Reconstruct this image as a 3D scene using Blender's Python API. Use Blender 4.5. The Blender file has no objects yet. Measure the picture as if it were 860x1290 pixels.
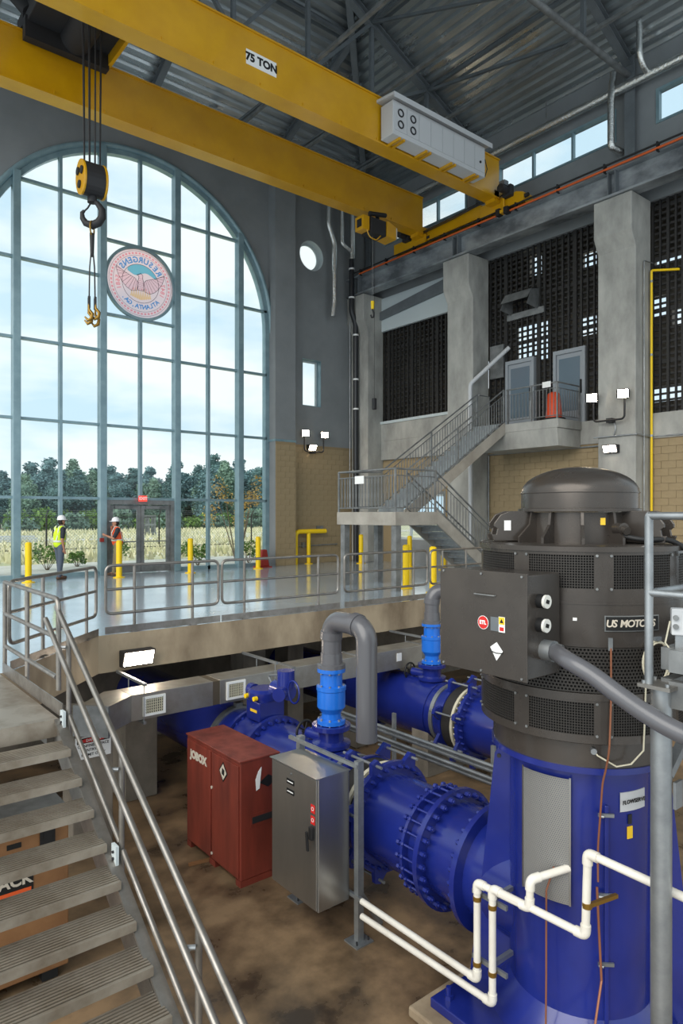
import bpy, bmesh, math, random
from mathutils import Vector, Matrix, noise
random.seed(7)
sc = bpy.context.scene
C = sc.collection
PI = math.pi

# ------------------------------------------------------------------ camera
FPX, EYE, AZ = 855.0, 1.86, math.radians(50.9)
cd = bpy.data.cameras.new('camera'); cam = bpy.data.objects.new('camera', cd); C.objects.link(cam)
cd.sensor_fit = 'HORIZONTAL'; cd.sensor_width = 24.0; cd.lens = 24.0*FPX/860.0
cd.shift_y = 3.0/860.0; cd.clip_end = 600; cd.clip_start = 0.05
cam.location = (0, 0, EYE); cam.rotation_euler = (PI/2, 0, AZ-PI/2)
sc.camera = cam

# ------------------------------------------------------------------ sky and exposure
wd = bpy.data.worlds.new('sky'); sc.world = wd; wd.use_nodes = True
wn, wl = wd.node_tree.nodes, wd.node_tree.links
bg = wn['Background']
tc = wn.new('ShaderNodeTexCoord'); mp = wn.new('ShaderNodeMapping'); mp.inputs['Scale'].default_value = (1.6, 1.6, 4.5)
nz = wn.new('ShaderNodeTexNoise'); nz.inputs['Scale'].default_value = 2.1; nz.inputs['Detail'].default_value = 5; nz.inputs['Roughness'].default_value = .5
cr = wn.new('ShaderNodeValToRGB')
cr.color_ramp.elements[0].position = .41; cr.color_ramp.elements[0].color = (.60, .77, .89, 1)
cr.color_ramp.elements[1].position = .58; cr.color_ramp.elements[1].color = (.93, .965, .965, 1)
wl.new(tc.outputs['Generated'], mp.inputs['Vector']); wl.new(mp.outputs['Vector'], nz.inputs['Vector'])
wl.new(nz.outputs['Fac'], cr.inputs['Fac']); wl.new(cr.outputs['Color'], bg.inputs['Color'])
bg.inputs['Strength'].default_value = 1.0
sd_ = bpy.data.lights.new('hazy_sun', 'SUN'); sd_.energy = 2.6; sd_.angle = math.radians(60); sd_.color = (1.0, .95, .87)
sun = bpy.data.objects.new('hazy_sun', sd_); C.objects.link(sun)
sun.rotation_euler = Vector((.80, .22, -.56)).to_track_quat('-Z', 'Y').to_euler()
vs = sc.view_settings
vs.view_transform = 'Standard'; vs.look = 'None'; vs.gamma = 1.0; vs.use_curve_mapping = False
vs.exposure = 0.25

# ------------------------------------------------------------------ colours and materials
def S(r, g, b):
    def f(c):
        c /= 255.0
        return c/12.92 if c <= .04045 else ((c+.055)/1.055)**2.4
    return (f(r), f(g), f(b), 1.0)
M = {}
def mat(name, col, rough=.6, metal=0.0, col2=None, scale=4.0, lo=.35, hi=.65, stretch=(1, 1, 1), bump=0.0, bscale=None, rough2=None, coat=0.0, detail=5, obj=True):
    m = bpy.data.materials.new(name); m.use_nodes = True
    n, l = m.node_tree.nodes, m.node_tree.links
    b = n['Principled BSDF']
    b.inputs['Base Color'].default_value = col; b.inputs['Roughness'].default_value = rough; b.inputs['Metallic'].default_value = metal
    if coat: b.inputs['Coat Weight'].default_value = coat; b.inputs['Coat Roughness'].default_value = .15
    if col2 is not None or bump or rough2 is not None:
        t = n.new('ShaderNodeTexCoord'); mp = n.new('ShaderNodeMapping'); mp.inputs['Scale'].default_value = stretch
        l.new(t.outputs['Object'], mp.inputs['Vector'])
        z = n.new('ShaderNodeTexNoise'); z.inputs['Scale'].default_value = scale; z.inputs['Detail'].default_value = detail
        z.inputs['Roughness'].default_value = .6
        l.new(mp.outputs['Vector'], z.inputs['Vector'])
        mr = n.new('ShaderNodeMapRange'); mr.inputs['From Min'].default_value = lo; mr.inputs['From Max'].default_value = hi
        l.new(z.outputs['Fac'], mr.inputs['Value'])
        if col2 is not None:
            mx = n.new('ShaderNodeMix'); mx.data_type = 'RGBA'
            mx.inputs[6].default_value = col; mx.inputs[7].default_value = col2
            l.new(mr.outputs['Result'], mx.inputs[0]); l.new(mx.outputs[2], b.inputs['Base Color'])
        if rough2 is not None:
            rr = n.new('ShaderNodeMapRange'); rr.inputs['To Min'].default_value = rough; rr.inputs['To Max'].default_value = rough2
            l.new(mr.outputs['Result'], rr.inputs['Value']); l.new(rr.outputs['Result'], b.inputs['Roughness'])
        if bump:
            z2 = n.new('ShaderNodeTexNoise'); z2.inputs['Scale'].default_value = bscale or scale*6; z2.inputs['Detail'].default_value = 4
            l.new(mp.outputs['Vector'], z2.inputs['Vector'])
            bp = n.new('ShaderNodeBump'); bp.inputs['Strength'].default_value = bump; bp.inputs['Distance'].default_value = .02
            l.new(z2.outputs['Fac'], bp.inputs['Height']); l.new(bp.outputs['Normal'], b.inputs['Normal'])
    M[name] = m
    return m
def emit(name, col, strength):
    m = bpy.data.materials.new(name); m.use_nodes = True
    b = m.node_tree.nodes['Principled BSDF']
    b.inputs['Base Color'].default_value = (.8, .8, .8, 1)
    b.inputs['Emission Color'].default_value = col; b.inputs['Emission Strength'].default_value = strength
    M[name] = m
def film(name, col):                     # tinted translucent vinyl laid on glass: it filters what comes through
    m = bpy.data.materials.new(name); m.use_nodes = True
    n, l = m.node_tree.nodes, m.node_tree.links
    n.remove(n['Principled BSDF']); t = n.new('ShaderNodeBsdfTransparent'); t.inputs['Color'].default_value = col
    l.new(t.outputs[0], n['Material Output'].inputs['Surface']); M[name] = m

mat('concrete', S(180, 179, 173), .75, 0, S(130, 130, 126), 1.7, .32, .74, (1, 1, .5), .15, 14, detail=9)
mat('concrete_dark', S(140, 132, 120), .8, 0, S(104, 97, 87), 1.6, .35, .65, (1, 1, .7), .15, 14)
mat('fascia_concrete', S(176, 158, 132), .75, 0, S(120, 103, 82), 1.1, .38, .66, (1, 1, .5), .12, 12)
mat('slab', S(178, 194, 206), .07, 0, S(146, 158, 168), .55, .35, .7, (1, 1, 1), .015, 5, rough2=.2, coat=.5)
mat('pit_floor', S(150, 124, 94), .5, 0, S(66, 54, 42), 1.5, .36, .66, (1, 1, 1), .06, 9, rough2=.22, detail=9)
mat('grey_wall', S(138, 142, 144), .75, 0, S(124, 128, 130), .8, .3, .7)
mat('tan_block', S(164, 145, 112), .8, 0, S(140, 122, 92), .9, .35, .65, bump=.1, bscale=30)
mat('mortar', S(146, 128, 98), .9)
mat('teal_frame', S(140, 166, 174), .35, .25, S(120, 147, 156), 2, .35, .65)
mat('white_frame', S(196, 206, 208), .5)
mat('galv', S(168, 172, 174), .4, .75, S(136, 140, 143), 3.0, .35, .65, rough2=.5)
mat('galv_dull', S(142, 144, 144), .5, .45, S(112, 114, 114), 3.5, .35, .65)
mat('alu', S(158, 153, 147), .34, .8, S(132, 127, 120), 5, .35, .65, rough2=.45)
mat('alu_tread', S(184, 174, 160), .40, .7, S(128, 114, 96), 2.2, .4, .72, rough2=.55)
mat('stainless', S(190, 190, 188), .26, .95, S(164, 164, 162), 1.4, .3, .7, (1, 1, .3), rough2=.36)
mat('duct_metal', S(172, 170, 164), .38, .7, S(140, 134, 124), 1.6, .35, .68, (1, 1, 1), rough2=.48)
mat('duct_joint', S(96, 86, 72), .6, .4)
mat('yellow', S(212, 158, 12), .32, 0, S(200, 146, 8), 1.2, coat=.35)
mat('yellow_post', S(246, 206, 10), .45)
mat('crane_dark', S(44, 44, 46), .6, .2)
mat('blue', S(30, 45, 132), .25, 0, S(22, 34, 106), 1.1, .3, .7, coat=.35)
mat('bright_blue', S(26, 108, 208), .3, 0, coat=.3)
mat('motor', S(84, 78, 73), .2, .45, S(70, 65, 61), 2.0, .3, .7, rough2=.36)
mat('motor_mesh', S(60, 57, 54), .5, .4)
mat('motor_in', S(24, 24, 24), .9)
mat('black', S(26, 26, 27), .55)
mat('screen_black', S(38, 37, 36), .6)
mat('rubber', S(40, 38, 36), .7)
mat('white_pvc', S(232, 228, 218), .4, 0, S(220, 214, 202), 3)
mat('grey_pvc', S(92, 92, 96), .3, 0, coat=.2)
mat('black_pipe', S(34, 36, 40), .35)
mat('gang_red', S(132, 56, 42), .42, 0, S(98, 40, 30), 2.2, .36, .66, (1.6, 1.6, .3), rough2=.55)
mat('gang_tan', S(150, 108, 70), .55, 0, S(124, 86, 54), 2, .35, .7)
mat('foil', S(225, 225, 222), .2, .95, bump=.9, bscale=22)
mat('deck', S(200, 206, 208), .2, .8, S(140, 148, 152), 1.0, .32, .68, (1, .25, 1), rough2=.46)
mat('deck_turned', S(200, 206, 208), .2, .8, S(140, 148, 152), 1.0, .32, .68, (.25, 1, 1), rough2=.46)
mat('steel_grey', S(118, 124, 128), .5, .3, S(104, 110, 114), 2)
mat('runway', S(166, 172, 176), .42, .4, S(98, 103, 108), 1.3, .38, .64, (1, .6, 1), detail=8)
mat('bar_orange', S(206, 92, 34), .5)
mat('cabinet_grey', S(196, 198, 200), .5)
mat('stair_lit', S(176, 170, 160), .5, .15, S(150, 144, 134), 1.6, .35, .65)  # stair steel lightened: warm light from the left put into its colour
mat('guard_mesh', S(150, 150, 148), .4, .5)
mat('white', S(240, 240, 238), .5)
mat('label_black', S(18, 18, 18), .6)
mat('label_red', S(206, 38, 34), .5)
mat('label_yellow', S(240, 196, 40), .5)
mat('label_orange', S(232, 96, 44), .5)
mat('stencil', S(206, 196, 180), .6)
mat('copper', S(150, 96, 70), .45, .3)
mat('brass', S(150, 116, 50), .4, .7)
mat('cone_orange', S(226, 80, 40), .5)
mat('cream', S(206, 200, 178), .6)
mat('cone_red', S(150, 42, 34), .5)
mat('gauge_white', S(226, 224, 216), .35)
mat('door_grey', S(150, 156, 162), .45)
mat('glass_dark', S(120, 136, 148), .08, .3)
mat('skin', S(176, 124, 98), .55)
mat('hat', S(238, 238, 240), .35)
mat('vest_lime', S(208, 236, 40), .6)
mat('vest_orange', S(246, 92, 40), .6)
mat('reflective', S(214, 216, 206), .4)
mat('dark_cloth', S(42, 46, 54), .8)
mat('jeans', S(84, 94, 108), .85)
mat('khaki', S(138, 126, 98), .85)
mat('boot', S(92, 66, 48), .7)
mat('hair', S(40, 32, 28), .8)
mat('field', S(216, 208, 182), .95, 0, S(176, 176, 138), .09, .36, .62, (1, 2.2, 1))
mat('grass_dry', S(220, 211, 182), .9, 0, S(186, 184, 142), .4)
mat('path', S(206, 202, 192), .85, 0, S(188, 184, 174), 1.2)
mat('bark', S(120, 104, 88), .9)
mat('leaf_haze_dark', S(98, 128, 126), .9, 0, S(78, 106, 108), .35)  # distance haze is mixed into the leaf colours of the tree line
mat('leaf_haze_mid', S(124, 150, 130), .9, 0, S(102, 128, 116), .35)
mat('leaf_haze_blue', S(108, 138, 140), .9, 0, S(88, 116, 122), .35)
mat('leaf_bright', S(112, 142, 62), .8, 0, S(84, 116, 52), 2.0)
mat('leaf_autumn', S(226, 176, 92), .8, 0, S(186, 160, 92), 3.0)
emit('lamp_face', (1.0, .80, .56, 1), 70.0)
emit('lamp_soft', (1.0, .84, .66, 1), 32.0)
emit('exit_red', (1.0, .08, .05, 1), .9); M['exit_red'].node_tree.nodes['Principled BSDF'].inputs['Base Color'].default_value = S(190, 30, 24)
film('film_blue', S(96, 176, 238)); film('film_red', S(255, 184, 192)); film('film_black', S(120, 112, 124))
film('film_sky', S(130, 220, 240)); film('film_fire', S(255, 236, 190)); film('film_pink', S(255, 236, 240))
def glass(name, col, refl):
    m = bpy.data.materials.new(name); m.use_nodes = True
    n, l = m.node_tree.nodes, m.node_tree.links
    n.remove(n['Principled BSDF'])
    t = n.new('ShaderNodeBsdfTransparent'); t.inputs['Color'].default_value = col
    g = n.new('ShaderNodeBsdfGlossy'); g.inputs['Roughness'].default_value = .03
    fr = n.new('ShaderNodeFresnel'); fr.inputs['IOR'].default_value = refl
    mx = n.new('ShaderNodeMixShader'); l.new(fr.outputs[0], mx.inputs[0]); l.new(t.outputs[0], mx.inputs[1]); l.new(g.outputs[0], mx.inputs[2])
    l.new(mx.outputs[0], n['Material Output'].inputs['Surface']); M[name] = m
glass('glass', (.95, .985, .985, 1), 1.3)
m = bpy.data.materials.new('seal_film'); m.use_nodes = True
n, l = m.node_tree.nodes, m.node_tree.links; n.remove(n['Principled BSDF'])
tl = n.new('ShaderNodeBsdfTranslucent'); tl.inputs['Color'].default_value = S(255, 236, 238)
tp = n.new('ShaderNodeBsdfTransparent'); tp.inputs['Color'].default_value = S(255, 240, 240)
mx = n.new('ShaderNodeMixShader'); mx.inputs[0].default_value = .72
l.new(tl.outputs[0], mx.inputs[1]); l.new(tp.outputs[0], mx.inputs[2]); l.new(mx.outputs[0], n['Material Output'].inputs['Surface']); M['seal_film'] = m

# ------------------------------------------------------------------ mesh builder
def wloc(o):
    v = Vector((0, 0, 0))
    while o is not None:
        v += o.location; o = o.parent
    return v
def frame(d):
    d = Vector(d).normalized()
    up = Vector((0, 0, 1)) if abs(d.z) < .95 else Vector((0, 1, 0))
    a = up.cross(d).normalized(); b = d.cross(a)
    return a, b
class MB:
    def __init__(s): s.v = []; s.f = []
    def add(s, vs, fs):
        k = len(s.v); s.v += [tuple(q) for q in vs]; s.f += [tuple(i+k for i in f) for f in fs]; return s
    def box(s, x0, x1, y0, y1, z0, z1):
        return s.add([(x0,y0,z0),(x1,y0,z0),(x1,y1,z0),(x0,y1,z0),(x0,y0,z1),(x1,y0,z1),(x1,y1,z1),(x0,y1,z1)],
                     [(0,3,2,1),(4,5,6,7),(0,1,5,4),(1,2,6,5),(2,3,7,6),(3,0,4,7)])
    def obox(s, c, ux, uy, uz):
        c, ux, uy, uz = map(Vector, (c, ux, uy, uz))
        p = [c+a*ux+b*uy+d*uz for d in (-1,1) for a, b in ((-1,-1),(1,-1),(1,1),(-1,1))]
        return s.add(p, [(0,3,2,1),(4,5,6,7),(0,1,5,4),(1,2,6,5),(2,3,7,6),(3,0,4,7)])
    def bar(s, p0, p1, w, h, up=(0,0,1)):
        p0, p1 = Vector(p0), Vector(p1); d = p1-p0; L = d.length; d.normalize(); up = Vector(up)
        a = up.cross(d)
        if a.length < 1e-4: a = Vector((1,0,0)).cross(d)
        a.normalize(); b = d.cross(a)
        return s.obox((p0+p1)/2, d*L/2, a*w/2, b*h/2)
    def cyl(s, p0, p1, r0, r1=None, n=16, caps=True):
        r1 = r0 if r1 is None else r1
        p0, p1 = Vector(p0), Vector(p1); a, b = frame(p1-p0)
        vs = []
        for p, r in ((p0, r0), (p1, r1)):
            vs += [p+(a*math.cos(2*PI*i/n)+b*math.sin(2*PI*i/n))*r for i in range(n)]
        fs = [(i, (i+1) % n, n+(i+1) % n, n+i) for i in range(n)]
        if caps: fs += [tuple(range(n-1,-1,-1)), tuple(range(n, 2*n))]
        return s.add(vs, fs)
    def tube(s, pts, r, n=8, closed=False):
        pts = [Vector(p) for p in pts]; N = len(pts); vs = []
        rs = r if isinstance(r, (list, tuple)) else [r]*N
        d0 = (pts[1]-pts[0]).normalized(); a, b = frame(d0)
        for i in range(N):
            if closed: d = (pts[(i+1) % N]-pts[i-1]).normalized()
            else: d = (pts[min(i+1, N-1)]-pts[max(i-1, 0)]).normalized()
            a = (a-d*a.dot(d)).normalized(); b = d.cross(a)
            vs += [pts[i]+(a*math.cos(2*PI*j/n)+b*math.sin(2*PI*j/n))*rs[i] for j in range(n)]
        fs = []
        for i in range(N if closed else N-1):
            k, q = i*n, ((i+1) % N)*n
            fs += [(k+j, k+(j+1) % n, q+(j+1) % n, q+j) for j in range(n)]
        if not closed: fs += [tuple(range(n-1,-1,-1)), tuple((N-1)*n+j for j in range(n))]
        return s.add(vs, fs)
    def lathe(s, prof, c=(0,0,0), axis=(0,0,1), n=32, a0=0, a1=2*PI):   # prof: (radius, height)
        c = Vector(c); ax = Vector(axis).normalized()
        if abs(ax.z) > .9: a, b = Vector((1,0,0)), Vector((0,1,0))*(1 if ax.z > 0 else -1)
        else: a, b = frame(ax)
        full = abs(a1-a0-2*PI) < 1e-6; m = n if full else n+1; vs = []
        for r, h in prof:
            for i in range(m):
                t = a0+(a1-a0)*i/n; vs.append(c+ax*h+(a*math.cos(t)+b*math.sin(t))*r)
        fs = []
        for k in range(len(prof)-1):
            for i in range(n):
                j = (i+1) % m; fs.append((k*m+i, k*m+j, (k+1)*m+j, (k+1)*m+i))
        return s.add(vs, fs)
    def prism(s, poly, o, ux, uy, uz):           # 2-D polygon in (ux, uy), extruded by uz
        o, ux, uy, uz = map(Vector, (o, ux, uy, uz)); k = len(poly)
        vs = [o+ux*x+uy*y for x, y in poly]; vs += [v+uz for v in vs]
        fs = [tuple(range(k-1,-1,-1)), tuple(range(k, 2*k))]+[(i, (i+1) % k, k+(i+1) % k, k+i) for i in range(k)]
        return s.add(vs, fs)
    def capsule(s, p0, p1, r0, r1, n=12):
        p0, p1 = Vector(p0), Vector(p1); d = (p1-p0).normalized(); a, b = frame(d); rings = []
        for k in range(5): t = -PI/2+PI/2*k/4; rings.append((p0+d*r0*math.sin(t), r0*max(math.cos(t), .02)))
        for k in range(5): t = PI/2*k/4; rings.append((p1+d*r1*math.sin(t), r1*max(math.cos(t), .02)))
        vs = []
        for p, r in rings: vs += [p+(a*math.cos(2*PI*j/n)+b*math.sin(2*PI*j/n))*r for j in range(n)]
        fs = [(i*n+j, i*n+(j+1) % n, (i+1)*n+(j+1) % n, (i+1)*n+j) for i in range(len(rings)-1) for j in range(n)]
        fs += [tuple(range(n-1,-1,-1)), tuple((len(rings)-1)*n+j for j in range(n))]
        return s.add(vs, fs)
    def ellipsoid(s, c, rx, ry, rz, n=16, m=10):
        c = Vector(c); vs = []
        for i in range(1, m):
            t = PI*i/m
            vs += [c+Vector((rx*math.sin(t)*math.cos(2*PI*j/n), ry*math.sin(t)*math.sin(2*PI*j/n), rz*math.cos(t))) for j in range(n)]
        k = len(vs); vs += [c+Vector((0,0,rz)), c-Vector((0,0,rz))]
        fs = [(i*n+j, (i+1)*n+j, (i+1)*n+(j+1) % n, i*n+(j+1) % n) for i in range(m-2) for j in range(n)]
        fs += [(k, j, (j+1) % n) for j in range(n)]+[(k+1, (m-2)*n+(j+1) % n, (m-2)*n+j) for j in range(n)]
        return s.add(vs, fs)
    def mesh(s, off=(0,0,0), fix=True):
        me = bpy.data.meshes.new('m'); off = Vector(off)
        me.from_pydata([Vector(v)-off for v in s.v], [], s.f); me.update()
        if fix:
            bm = bmesh.new(); bm.from_mesh(me); bmesh.ops.recalc_face_normals(bm, faces=bm.faces); bm.to_mesh(me); bm.free()
        return me
    def build(s, name, mt, parent=None, smooth=None, bevel=0, fix=True):
        off = wloc(parent) if parent is not None else Vector((0,0,0))
        return link(name, s.mesh(off, fix), mt, parent, smooth, bevel)
def link(name, me, mt, parent=None, smooth=None, bevel=0):
    me.name = name
    if mt is not None and not me.materials: me.materials.append(M[mt])
    if smooth is not None:
        me.polygons.foreach_set('use_smooth', [True]*len(me.polygons))
        me.set_sharp_from_angle(angle=math.radians(smooth))
    o = bpy.data.objects.new(name, me); C.objects.link(o)
    if parent is not None: o.parent = parent
    if bevel:
        b = o.modifiers.new('bevel', 'BEVEL'); b.width = bevel; b.segments = 2; b.limit_method = 'ANGLE'; b.angle_limit = math.radians(40)
    return o
def copy_of(o, parent, loc=None, rot=None):          # a piece sharing its mesh
    c = o.copy(); C.objects.link(c); c.parent = parent
    if loc is not None: c.location = loc
    if rot is not None: c.rotation_euler = rot
    return c
def thing(name, label, cat, loc=(0,0,0), rotz=0, group=None):
    o = bpy.data.objects.new(name, None); C.objects.link(o); o.empty_display_size = .1
    o.location = loc; o.rotation_euler = (0,0,rotz); o['label'] = label; o['category'] = cat
    if group: o['group'] = group
    return o
def tag(o, label, cat, group=None):
    o['label'] = label; o['category'] = cat
    if group: o['group'] = group
    return o
def struct(o, label=None, cat=None):
    o['kind'] = 'structure'
    if label: o['label'] = label
    if cat: o['category'] = cat
    return o
def arc(c, u, v, r, a0, a1, n):
    c, u, v = Vector(c), Vector(u), Vector(v)
    return [c+(u*math.cos(a0+(a1-a0)*i/n)+v*math.sin(a0+(a1-a0)*i/n))*r for i in range(n+1)]
def rounded(pts, r, n=5, closed=False):                # round the corners of a polyline
    pts = [Vector(p) for p in pts]; out = []; N = len(pts)
    for i, p in enumerate(pts):
        if not closed and i in (0, N-1): out.append(p); continue
        a, b = pts[i-1]-p, pts[(i+1) % N]-p
        k = min(r, a.length*.49, b.length*.49); a, b = p+a.normalized()*k, p+b.normalized()*k
        for j in range(n+1):
            t = j/n; out.append(a*(1-t)**2+p*2*t*(1-t)+b*t*t)
    return out
_tx = {}
def text(name, body, size, o, ux, uy, mt, parent=None, depth=.002, bold=0.0, align='CENTER', shear=0.0):
    key = (body, size, depth, bold, align, shear)
    if key not in _tx:
        cu = bpy.data.curves.new('t', 'FONT'); cu.body = body; cu.size = size; cu.extrude = depth; cu.offset = bold; cu.shear = shear
        cu.align_x = align; cu.align_y = 'CENTER'; cu.resolution_u = 3
        ob = bpy.data.objects.new('t', cu); C.objects.link(ob)
        dg = bpy.context.evaluated_depsgraph_get(); me = bpy.data.meshes.new_from_object(ob.evaluated_get(dg))
        _tx[key] = ([tuple(v.co) for v in me.vertices], [tuple(p.vertices) for p in me.polygons])
        bpy.data.objects.remove(ob); bpy.data.curves.remove(cu); bpy.data.meshes.remove(me)
    vs, fs = _tx[key]; o, ux, uy = Vector(o), Vector(ux).normalized(), Vector(uy).normalized(); uz = ux.cross(uy)
    mb = MB(); mb.add([o+ux*v[0]+uy*v[1]+uz*v[2] for v in vs], fs)
    if name is None: return mb
    return mb.build(name, mt, parent, fix=False)
def remeshed(mb, voxel, smooth=2):
    ob = bpy.data.objects.new('r', mb.mesh()); C.objects.link(ob)
    r = ob.modifiers.new('r', 'REMESH'); r.mode = 'VOXEL'; r.voxel_size = voxel
    if smooth: q = ob.modifiers.new('s', 'SMOOTH'); q.iterations = smooth; q.factor = .5
    dg = bpy.context.evaluated_depsgraph_get(); me = bpy.data.meshes.new_from_object(ob.evaluated_get(dg))
    old = ob.data; bpy.data.objects.remove(ob); bpy.data.meshes.remove(old)
    return me
# ------------------------------------------------------------------ the hall: key planes (metres, upper floor at z = 0)
YW, XR, XL = 20.9, 18.33, -0.95          # inner faces of the window wall, the right wall, the left edge of the hall
ZP = -2.8                                # pit floor
ZE, SL = 14.6, .45                       # eave height and roof slope
AX, AR, AZS = 8.69, 4.86, 8.46           # arched window: centre, radius, springing height
def arch(x):
    t = AR*AR-(x-AX)**2
    return AZS+math.sqrt(t) if t > 0 else AZS

# floors
fl = MB().prism([(XL, 8.68), (1.99, 8.68), (3.66, 10.4), (XR+.3, 10.4), (XR+.3, YW+.3), (XL, YW+.3)], (0,0,-.58), (1,0,0), (0,1,0), (0,0,.58)).build('floor', 'slab')
fl.data.materials.append(M['fascia_concrete'])
for p in fl.data.polygons:
    if abs(p.normal.z) < .5 or p.normal.z < 0: p.material_index = 1
struct(fl, 'polished grey concrete upper floor with bare slab edge', 'floor')
struct(MB().box(XL-1, XR+.3, -4, 14, ZP-.3, ZP).build('floor_pit', 'pit_floor'), 'stained brown concrete floor of the pump pit', 'floor')
# wall under the slab, set back, with piers
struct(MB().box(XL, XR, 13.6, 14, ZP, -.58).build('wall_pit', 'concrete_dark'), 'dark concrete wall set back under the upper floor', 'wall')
for i, (x0, x1, y0, y1, z1) in enumerate(((2.95,3.5,9.35,9.8,-.8), (4.2,4.75,10.7,11.3,-1.3), (6.7,7.2,11.2,11.7,-.58), (8.0,8.4,11.6,12.1,-.58))):
    o = MB().box(x0, x1, y0, y1, ZP, z1).build('concrete_pier', 'concrete_dark', bevel=.015)
    tag(o, ['concrete pier carrying the confined space sign', 'low concrete pier beside the blue pipe under the duct',
            'concrete pier under the slab behind the grey duct', 'concrete pier under the slab near the second blue pipe'][i], 'pier', 'piers under the upper floor')

# ---- window wall
T = .35
wb = MB()
xs = [AX+AR*math.sin(-PI/2+PI*i/56) for i in range(57)]
for a, b in zip(xs[:-1], xs[1:]):
    za, zb = arch(a), arch(b)
    wb.prism([(a, za), (b, zb), (b, ZE+.1), (a, ZE+.1)], (0, YW-.02, 0), (1,0,0), (0,0,1), (0,T,0))
wb.box(XL-.3, AX-AR, YW-.02, YW-.02+T, -.3, ZE+.1)
X0 = AX+AR
RX, RZ, RR = 15.5, 11.76, .56            # round window
QX0, QX1, QZ0, QZ1 = 15.08, 15.95, 6.0, 7.78
wb.box(X0, XR+.3, YW, YW+T, -.3, QZ0); wb.box(X0, QX0, YW, YW+T, QZ0, QZ1); wb.box(QX1, XR+.3, YW, YW+T, QZ0, QZ1)
wb.box(X0, XR+.3, YW, YW+T, QZ1, RZ-.8); wb.box(X0, RX-.8, YW, YW+T, RZ-.8, RZ+.8); wb.box(RX+.8, XR+.3, YW, YW+T, RZ-.8, RZ+.8)
wb.box(X0, XR+.3, YW, YW+T, RZ+.8, ZE+.1)
def sq(t, h):
    c, s = math.cos(t), math.sin(t); k = h/max(abs(c), abs(s)); return c*k, s*k
for i in range(40):
    t0, t1 = 2*PI*i/40, 2*PI*(i+1)/40
    pts = [(RR*math.cos(t0), RR*math.sin(t0)), sq(t0, .8), sq(t1, .8), (RR*math.cos(t1), RR*math.sin(t1))]
    wb.prism([(RX+p, RZ+q) for p, q in pts], (0, YW, 0), (1,0,0), (0,0,1), (0,T,0))
wall_back = struct(wb.build('wall_back', 'grey_wall'), 'grey wall around the great arched window', 'wall')
MB().box(X0, 14.44, 20.45, YW, 0, ZE+.1).build('pilaster', 'grey_wall', wall_back)
MB().box(X0-.03, 14.46, 20.43, YW, 4.50, 4.58).build('ledge', 'teal_frame', wall_back)
# courses of block work on the lower wall
blk_n = {}
def blocks(parent, a0, a1, z0, z1, make, cap=300):
    """make(a, z) -> world position; blocks run along one wall"""
    L, Hh = .40, .20
    k = 0; rest = MB()
    rows = int((z1-z0)/Hh+.01)
    for r in range(rows):
        a = a0-(L/2 if r % 2 else 0)
        while a < a1-.02:
            s, e = max(a, a0), min(a+L, a1)
            if e-s > .05:
                blk_n[parent.name] = blk_n.get(parent.name, 0)+1
                make(s+.0035, e-.0035, z0+r*Hh+.0035, z0+(r+1)*Hh-.0035, blk_n[parent.name] <= cap, rest)
            a += L
    return rest
_bm = {}
def block_obj(parent, sx, sy, sz, loc):
    key = (round(sx, 3), round(sy, 3), round(sz, 3))
    if key not in _bm:
        me = MB().box(0, sx, 0, sy, 0, sz).mesh(); me.materials.append(M['tan_block']); me.name = 'block'; _bm[key] = me
    o = bpy.data.objects.new('block', _bm[key]); C.objects.link(o); o.parent = parent; o.location = loc
def mk_back(yf):
    def f(s, e, z0, z1, solo, rest):
        if solo: block_obj(wall_back, e-s, .04, z1-z0, (s, yf-.03+random.uniform(-.003, .003), z0))
        else: rest.box(s, e, yf-.03, yf+.01, z0, z1)
    return f
MB().box(13.56, 14.43, 20.44, 20.5, 0, 4.5).box(14.45, 17.5, YW-.012, YW+.02, 0, 4.5).build('mortar_bed', 'mortar', wall_back)
blocks(wall_back, 13.56, 14.43, 0, 4.5, mk_back(20.45))
r = blocks(wall_back, 14.45, 17.45, 0, 4.5, mk_back(YW-.005))
if r.v: o = r.build('block_course', 'tan_block', wall_back); o['kind'] = 'stuff'

# ---- great arched window: frame, mullions, transoms, panes
w1 = thing('window_1', 'great arched window with blue-grey steel mullions', 'window', (AX, YW, 0)); w1['kind'] = 'structure'
main_x = [5.0, 7.46, 9.91, 12.3]; mid_x = [6.23, 8.69, 11.1]
tz = [2.35, 4.62, 6.92, 9.21, 11.49]; cz = [2.35, 4.62, 6.92, 8.07, 10.38, 11.49]
fr = MB()                                   # arched frame following the opening
path_o = [(AX+AR, 0)]+[(AX+AR*math.cos(PI*i/48), AZS+AR*math.sin(PI*i/48)) for i in range(49)]+[(AX-AR, 0)]
path_i = [(AX+AR-.16, 0)]+[(AX+(AR-.16)*math.cos(PI*i/48), AZS+(AR-.16)*math.sin(PI*i/48)) for i in range(49)]+[(AX-AR+.16, 0)]
for i in range(len(path_o)-1):
    fr.prism([path_o[i], path_o[i+1], path_i[i+1], path_i[i]], (0, YW-.06, 0), (1,0,0), (0,0,1), (0,.22,0))
fr.build('arch_frame', 'teal_frame', w1)
tr = MB()                                   # rounded moulding on the arch
tr.tube([(AX+(AR+.07)*math.cos(PI*i/64), YW-.07, AZS+(AR+.07)*math.sin(PI*i/64)) for i in range(65)], .09, 8)
tr.build('arch_moulding', 'teal_frame', w1, smooth=50)
for x in main_x:
    MB().box(x-.10, x+.10, YW-.20, YW+.10, 0, arch(x)+.02).build('mullion', 'teal_frame', w1, bevel=.01)
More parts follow.
